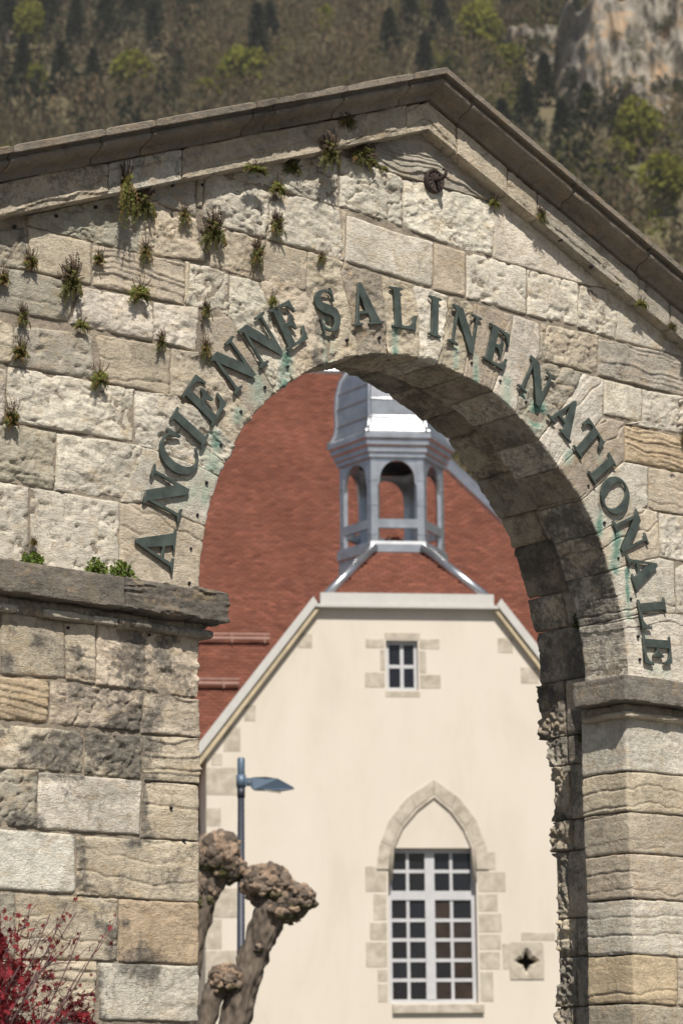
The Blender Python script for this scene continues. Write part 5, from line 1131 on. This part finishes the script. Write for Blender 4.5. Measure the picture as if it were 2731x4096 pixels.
def burr(name, c, r, n, seed, moss=.15):
    """swollen pollard head: knuckles and cut stubs grown from one surface"""
    g = np.random.default_rng(seed); r = np.array([r[0], r[1], r[2]]); V = IV.copy()
    big = fbm(V[:, 0] * 1.7 + seed * 7, V[:, 1] * 1.7, V[:, 2] * 1.7, 2, 95)
    hgt = .16 * big; tone = np.zeros(len(V)); col = np.zeros((len(V), 3)); bt = np.full(len(V), -1.0)
    warp = V + .10 * np.column_stack([fbm(V[:, 0] * 5, V[:, 1] * 5, V[:, 2] * 5, 2, 96 + q_) for q_ in range(3)])
    for i in range(n):
        d = g.normal(0, 1, 3); d[2] += .25; d /= np.linalg.norm(d); s_ = g.uniform(.12, .36) * (1.0 if g.random() < .75 else .5); k_ = g.uniform(.08, .30)
        e_ = np.linalg.norm((warp - d) * np.array([1, 1, g.uniform(.7, 1.2)]), axis=1) / s_
        b_ = k_ * np.sqrt(np.clip(1 - e_ ** 2, 0, 1)) * (1 - .35 * (g.random() < .35) * np.exp(-(e_ / .45) ** 2))
        cc_ = (np.array([.20, .155, .120]) * g.uniform(.55, 1.25)) if g.random() < .62 else np.array([.36, .26, .185]) * g.uniform(.7, 1.15)
        up = b_ > bt; m2 = up & (b_ > 0); col[m2] = cc_; bt = np.maximum(bt, b_)
    bt = np.clip(bt, 0, None); none = bt <= 0; col[none] = (.07, .055, .045)
    hgt = hgt + bt + .05 * fbm(V[:, 0] * 16, V[:, 1] * 16, V[:, 2] * 16, 3, 97) + .025 * noise(V[:, 0] * 45, V[:, 1] * 45, V[:, 2] * 45, 98)
    low = sstep(-.25, -.6, V[:, 2]) * (fbm(V[:, 0] * 4 + seed, V[:, 1] * 4, V[:, 2] * 4, 3, 99) > .25 - moss)
    col = col * (1 - low[:, None]) + np.array([.085, .082, .026]) * low[:, None]
    L3 = V[:, :1] * HRv + V[:, 1:2] * HFv + V[:, 2:] * np.array([0, 0, 1.0])
    W = np.array(c) + L3 * np.column_stack([np.full(len(V), r[0])] * 2 + [np.full(len(V), r[2])]) * (.86 + hgt)[:, None]
    return mesh(name, W, IF, mbk, pt, True, {'col': col})
burr('burr_head', rp(.47, -.04, 3.70), (.27, .27, .23), 150, 1)
burr('burr_head', rp(.75, -.02, 3.55), (.23, .23, .17), 120, 2, .5)
burr('burr_head', rp(.61, -.02, 3.44), (.25, .22, .17), 110, 6, .4)
burr('burr_head', rp(-.08, .04, 4.02), (.25, .24, .26), 150, 3, .4)
burr('burr_head', rp(.08, .02, 3.86), (.16, .16, .15), 80, 4)
burr('burr_head', rp(.02, -.05, 2.70), (.20, .19, .17), 110, 5, .3)
burr('burr_head', rp(-.22, .03, 3.66), (.15, .14, .22), 90, 8, .6)
burr('burr_knob', rp(.38, -.15, 3.02), (.06, .05, .06), 20, 7)

# ------------------------------------------------------------------ red maple in front of the left pier
mp = empty('red_maple', (-3.75, -1.05, 0)); tag(mp, 'red leaved Japanese maple in front of the left pier, lower left corner', 'tree')
g = np.random.default_rng(77)
MBt = MB(); LV = []; LF = []; LC = []
def maple_leaf(p, s_, col):
    ax = g.normal(0, 1, 3) * .6 + np.array([.25, -.45, -.25]); ax /= np.linalg.norm(ax)
    hang = np.array([.35, -.2, -.75]) + g.normal(0, .5, 3); a = hang - ax * hang.dot(ax); a /= np.linalg.norm(a); b = np.cross(ax, a)
    for th, ln in ((-1.9, .5), (-1.2, .72), (-.55, .93), (0, 1.05), (.55, .93), (1.2, .72), (1.9, .5)):
        d = a * math.cos(th) + b * math.sin(th); e_ = -a * math.sin(th) + b * math.cos(th)
        k0 = len(LV); dn = ax * -.12 * s_
        LV.extend([p, p + d * ln * s_ * .5 + e_ * .13 * s_, p + d * ln * s_ + dn, p + d * ln * s_ * .5 - e_ * .13 * s_]); LF.append((k0, k0 + 1, k0 + 2, k0 + 3)); LC.extend([col * g.uniform(.85, 1.15)] * 4)
MO = np.array([-3.75, -1.05, 0])
def mcol(): return np.array([.22, .018, .026]) * g.uniform(.45, 1.5)
def twig(p0, p1, rad, leaves, spread=.03, lsize=.030):
    p0, p1 = np.array(p0), np.array(p1); n = 9; t = np.linspace(0, 1, n)
    sag = g.normal(0, .03, 3); P_ = p0 + (p1 - p0) * t[:, None] + np.sin(t * math.pi)[:, None] * sag + np.cumsum(g.normal(0, .004, (n, 3)), 0)
    MBt.tube([tuple(p) for p in P_], list(np.linspace(rad, rad * .4, n)), 5)
    for i in range(leaves):
        tt = g.uniform(.35, 1.0); q_ = np.array([np.interp(tt, t, P_[:, k]) for k in range(3)]) + g.normal(0, spread, 3) * np.array([1, .8, 1]); maple_leaf(q_, lsize * g.uniform(.6, 1.25), mcol())
    return P_
# main boughs (world x, y, z), leaning right over the pier
CR = np.array([-3.72, -1.0, 1.35])
MBt.tube([(0, 0, -.02), (.03, .02, .5), (.02, .04, .95), (.03, .05, 1.35)], [.045, .036, .030, .026], 10)
tips = [(-2.80, -.93, 2.22), (-2.86, -.88, 2.20), (-2.92, -.84, 2.34), (-2.88, -.85, 2.28), (-2.99, -.8, 2.26), (-3.07, -.72, 2.30), (-3.13, -.7, 2.24), (-2.86, -.9, 2.05), (-2.95, -.85, 2.12), (-3.05, -.78, 2.16), (-2.82, -.92, 1.98), (-2.90, -.9, 1.90), (-3.0, -.85, 1.84), (-2.95, -.9, 1.78), (-3.2, -.7, 2.2), (-3.3, -.7, 2.3), (-3.4, -.75, 2.25), (-3.55, -.9, 2.35), (-3.8, -1.1, 2.4), (-4.1, -1.3, 2.2), (-3.3, -1.2, 1.7), (-4.3, -1.0, 1.9), (-3.6, -1.5, 2.0), (-3.15, -.75, 2.02), (-3.08, -.8, 1.95)]
for tp in tips:
    tp = np.array(tp); s0 = CR + np.array([g.normal(0, .03), g.normal(0, .03), g.uniform(-.25, .02)]) + (tp - CR) * g.uniform(.0, .35)
    far = tp[0] > -3.1
    P_ = twig(s0 - MO, tp - MO, .006, 9 if far else 24, .030 if far else .05, .026 if far else .032)
    for j in range(7):
        i0 = g.integers(3, 8); d = (tp - CR); d /= np.linalg.norm(d); e = P_[i0] + (d * g.uniform(.06, .18) + g.normal(0, .045, 3))
        twig(P_[i0], e, .0022, 3 if far else 8, .018, .020 if far else .030)
# dense leaf masses at the lower left
for (cx, cy, cz, n, sx, sz) in [(-3.17, -.70, 1.83, 150, .07, .05), (-3.12, -.75, 1.75, 110, .07, .04), (-3.20, -.70, 1.95, 110, .06, .05), (-3.14, -.72, 2.03, 45, .04, .03), (-3.08, -.78, 1.99, 35, .04, .03), (-3.19, -.68, 2.12, 30, .04, .03), (-3.03, -.8, 1.72, 70, .06, .03), (-2.93, -.88, 1.87, 45, .035, .03), (-2.89, -.9, 1.83, 35, .03, .025), (-3.4, -.9, 1.8, 160, .14, .1), (-3.6, -1.0, 2.0, 160, .2, .12), (-3.9, -1.1, 1.9, 160, .2, .15), (-3.2, -.68, 2.22, 22, .03, .03)]:
    for i in range(n): maple_leaf(np.array([cx, cy, cz]) + g.normal(0, 1, 3) * np.array([sx, .05, sz]) - MO, .030 * g.uniform(.7, 1.3), mcol())
MBt.build('branches', simple('maple_twig', (.10, .055, .055), .8, 0, .3, 20), mp, True)
mesh('foliage', LV, LF, M['leafcol'], mp, attrs={'col': np.array(LC)})

# ------------------------------------------------------------------ trees on the hillside
def tree_cloud(kind, g, w_, h_, n):
    """small leaf and twig faces spread through a crown; returns V (4n,3), colours"""
    if kind == 'conifer':
        t = g.random(n) ** .75; rad = (1 - t) * w_ * .5 * g.uniform(.35, 1.0, n); a = g.uniform(0, 6.283, n)
        p = np.column_stack([rad * np.cos(a), rad * np.sin(a), h_ * (.06 + .94 * t)]); base = np.array([.046, .053, .030]); sz = w_ * .13; asp = .45
        d = np.column_stack([np.cos(a), np.sin(a), -.55 + 0 * a])
    else:
        v = g.normal(0, 1, (n, 3)); v /= np.linalg.norm(v, axis=1)[:, None]; v *= (g.random(n) ** .38)[:, None]
        lump = 1 + .25 * noise(v[:, 0] * 2.2 + g.random() * 50, v[:, 1] * 2.2, v[:, 2] * 2.2, 5)
        p = v * lump[:, None] * np.array([w_ * .5, w_ * .5, h_ * .40]) + np.array([0, 0, h_ * .58])
        if kind == 'spring': base = np.array([.23, .235, .045]); sz = w_ * .085; asp = .8; d = g.normal(0, 1, (n, 3))
        else: base = np.array([.165, .138, .088]); sz = w_ * .12; asp = .26; d = v + np.array([0, 0, .7]) + g.normal(0, .25, (n, 3))
    d = d / (np.linalg.norm(d, axis=1)[:, None] + 1e-9); s_ = np.cross(d, g.normal(0, 1, (n, 3))); s_ /= np.linalg.norm(s_, axis=1)[:, None] + 1e-9
    k = (sz * g.uniform(.6, 1.4, n))[:, None]
    V = np.stack([p - s_ * k * asp * .5, p + d * k * .5 - s_ * k * asp, p + d * k * 1.3, p + d * k * .5 + s_ * k * asp], 1).reshape(-1, 3)
    col = base * g.uniform(.8, 1.22, n)[:, None]
    return V, np.repeat(col, 4, 0)
LBL = {'spring': ['bright yellow green spring tree left of the middle on the hillside', 'round yellow green tree just above the left cornice', 'tall olive green tree near the left edge of the hillside', 'tall green tree right of the gable top on the hillside', 'green tree left of the pale cliff', 'slim olive tree above the cornice near the gable top', 'green tree below the orange cliff on the right', 'light green tree at the right edge above the cornice', 'low green tree left of the cliff foot', 'small olive tree below the conifers at upper left', 'low olive bush above the left cornice', 'pale green tree at the left edge above the cornice']}
ns = 0
CRANK = sorted(t[1] for t in HILL_TREES if t[0] == 'conifer')
ORDN = ORD + ['tenth', 'eleventh', 'twelfth', 'thirteenth', 'fourteenth', 'fifteenth', 'sixteenth', 'seventeenth', 'eighteenth', 'nineteenth', 'twentieth', 'twenty-first', 'twenty-second', 'twenty-third', 'twenty-fourth']
for i, (kd, rr_, dd_, w_, h_) in enumerate(HILL_TREES):
    g = np.random.default_rng(500 + i); p = hill_xyz(rr_, dd_)[0]
    e = empty('deciduous_tree' if kd == 'spring' else 'conifer', tuple(p))
    if kd == 'spring': lab = LBL['spring'][ns]; ns += 1
    else: lab = 'dark conifer on the hillside, %s from the left' % ORDN[CRANK.index(rr_)]
    tag(e, lab, 'tree', 'trees standing out on the hillside')
    V, c = tree_cloud(kd, g, w_ * 1.15, h_ * 1.1, 900 if kd == 'conifer' else 1500)
    mesh('crown', V, np.arange(len(V)).reshape(-1, 4), M['hilltree'], e, attrs={'col': c})
    m_ = MB(); m_.tube([(0, 0, -1), (0, 0, h_ * .5), (0, 0, h_ * (.95 if kd == 'conifer' else .7))], [.028 * h_, .02 * h_, .004 * h_], 6); m_.build('trunk', M['hillbark'], e)
# the rest of the wood reads as one mass
g = np.random.default_rng(900); Vs = []; Cs = []
nb = 6600
ra = g.uniform(-170, 175, nb); da = 236 + 614 * g.random(nb) ** .7
sp_ = fbm((ra / 60).astype(np.float32), (da / 60).astype(np.float32), np.float32(.4), 3, 101)
bz = hill_xyz(ra, da)
for i in range(nb):
    if any(abs(ra[i] - c0) < w0 * .42 and -4 < (da[i] - d0) < h0 / .65 - 4 for c0, d0, w0, h0 in CLIFFS): continue
    if any(abs(ra[i] - t[1]) < t[3] * .75 and -26 < (da[i] - t[2]) < 5 for t in HILL_TREES): continue
    u_ = g.random() + .55 * sp_[i] + (.55 if ra[i] < -42 and da[i] > 600 else 0) + (.18 if ra[i] > 30 else 0)
    kd = 'conifer' if u_ > .95 else ('spring' if u_ < .13 or (ra[i] > 25 and .45 < u_ < .85) or (.70 < u_ < .76) else 'bare')
    s_ = g.uniform(.75, 1.3); w_, h_ = {'conifer': (7.0, 17), 'spring': (8, 11), 'bare': (9.5, 15)}[kd]
    V, c = tree_cloud(kd, g, w_ * s_, h_ * s_, 90 if kd != 'bare' else 110)
    if kd == 'spring': c = c * (np.array([.55, .52, .7]) if ra[i] < 25 else np.array([.58, .62, .62]) * g.uniform(.6, 1.5))
    if kd == 'bare': c = c * (np.array([1.0, .98, .95]) * g.uniform(.75, 1.3) * (1 + .25 * g.normal(0, 1) * np.array([.25, 0, -.1])))
    Vs.append(V + bz[i]); Cs.append(c)
for o_ in [o for o in scene.objects if o.name.startswith('cliff')]:
    cv_ = np.empty(len(o_.data.vertices) * 3, np.float32); o_.data.vertices.foreach_get('co', cv_); cv_ = cv_.reshape(-1, 3)
    for q_ in g.choice(len(cv_), 70 if len(cv_) > 0 else 0, replace=False):
        s_ = g.uniform(1.5, 4.5); V, c = tree_cloud('spring', g, s_ * 1.3, s_, 60); Vs.append(V + cv_[q_] - np.array([HF[0], HF[1], 0]) * 1.0 - np.array([0, 0, .3 * s_])); Cs.append(c * np.array([.26, .28, .5]) * g.uniform(.7, 1.5))
V = np.vstack(Vs); wood = mesh('hillside_wood', V, np.arange(len(V)).reshape(-1, 4), M['hilltree'], attrs={'col': np.clip(np.vstack(Cs), .005, .9)})
tag(wood, 'bare brown and budding wood covering the hillside', 'wood', kind='stuff')
print('polys', sum(len(o.data.polygons) for o in scene.objects if o.type == 'MESH'))

# ------------------------------------------------------------------ thin spring haze over the valley
hv_, hvt, hvb = newmat('valley_haze'); hvt.nodes.remove(hvb)
pv = hvt.nodes.new('ShaderNodeVolumePrincipled'); pv.inputs['Color'].default_value = (.93, .94, .96, 1); pv.inputs['Density'].default_value = 0.00011; pv.inputs['Anisotropy'].default_value = 0.2
hvt.links.new(pv.outputs[0], hvt.nodes['Material Output'].inputs['Volume'])
hz = MB(); hz.box(-1500, 2000, -400, 2300, -12, 760); hzo = hz.build('haze', hv_); tag(hzo, 'thin pale haze over the valley', kind='stuff')
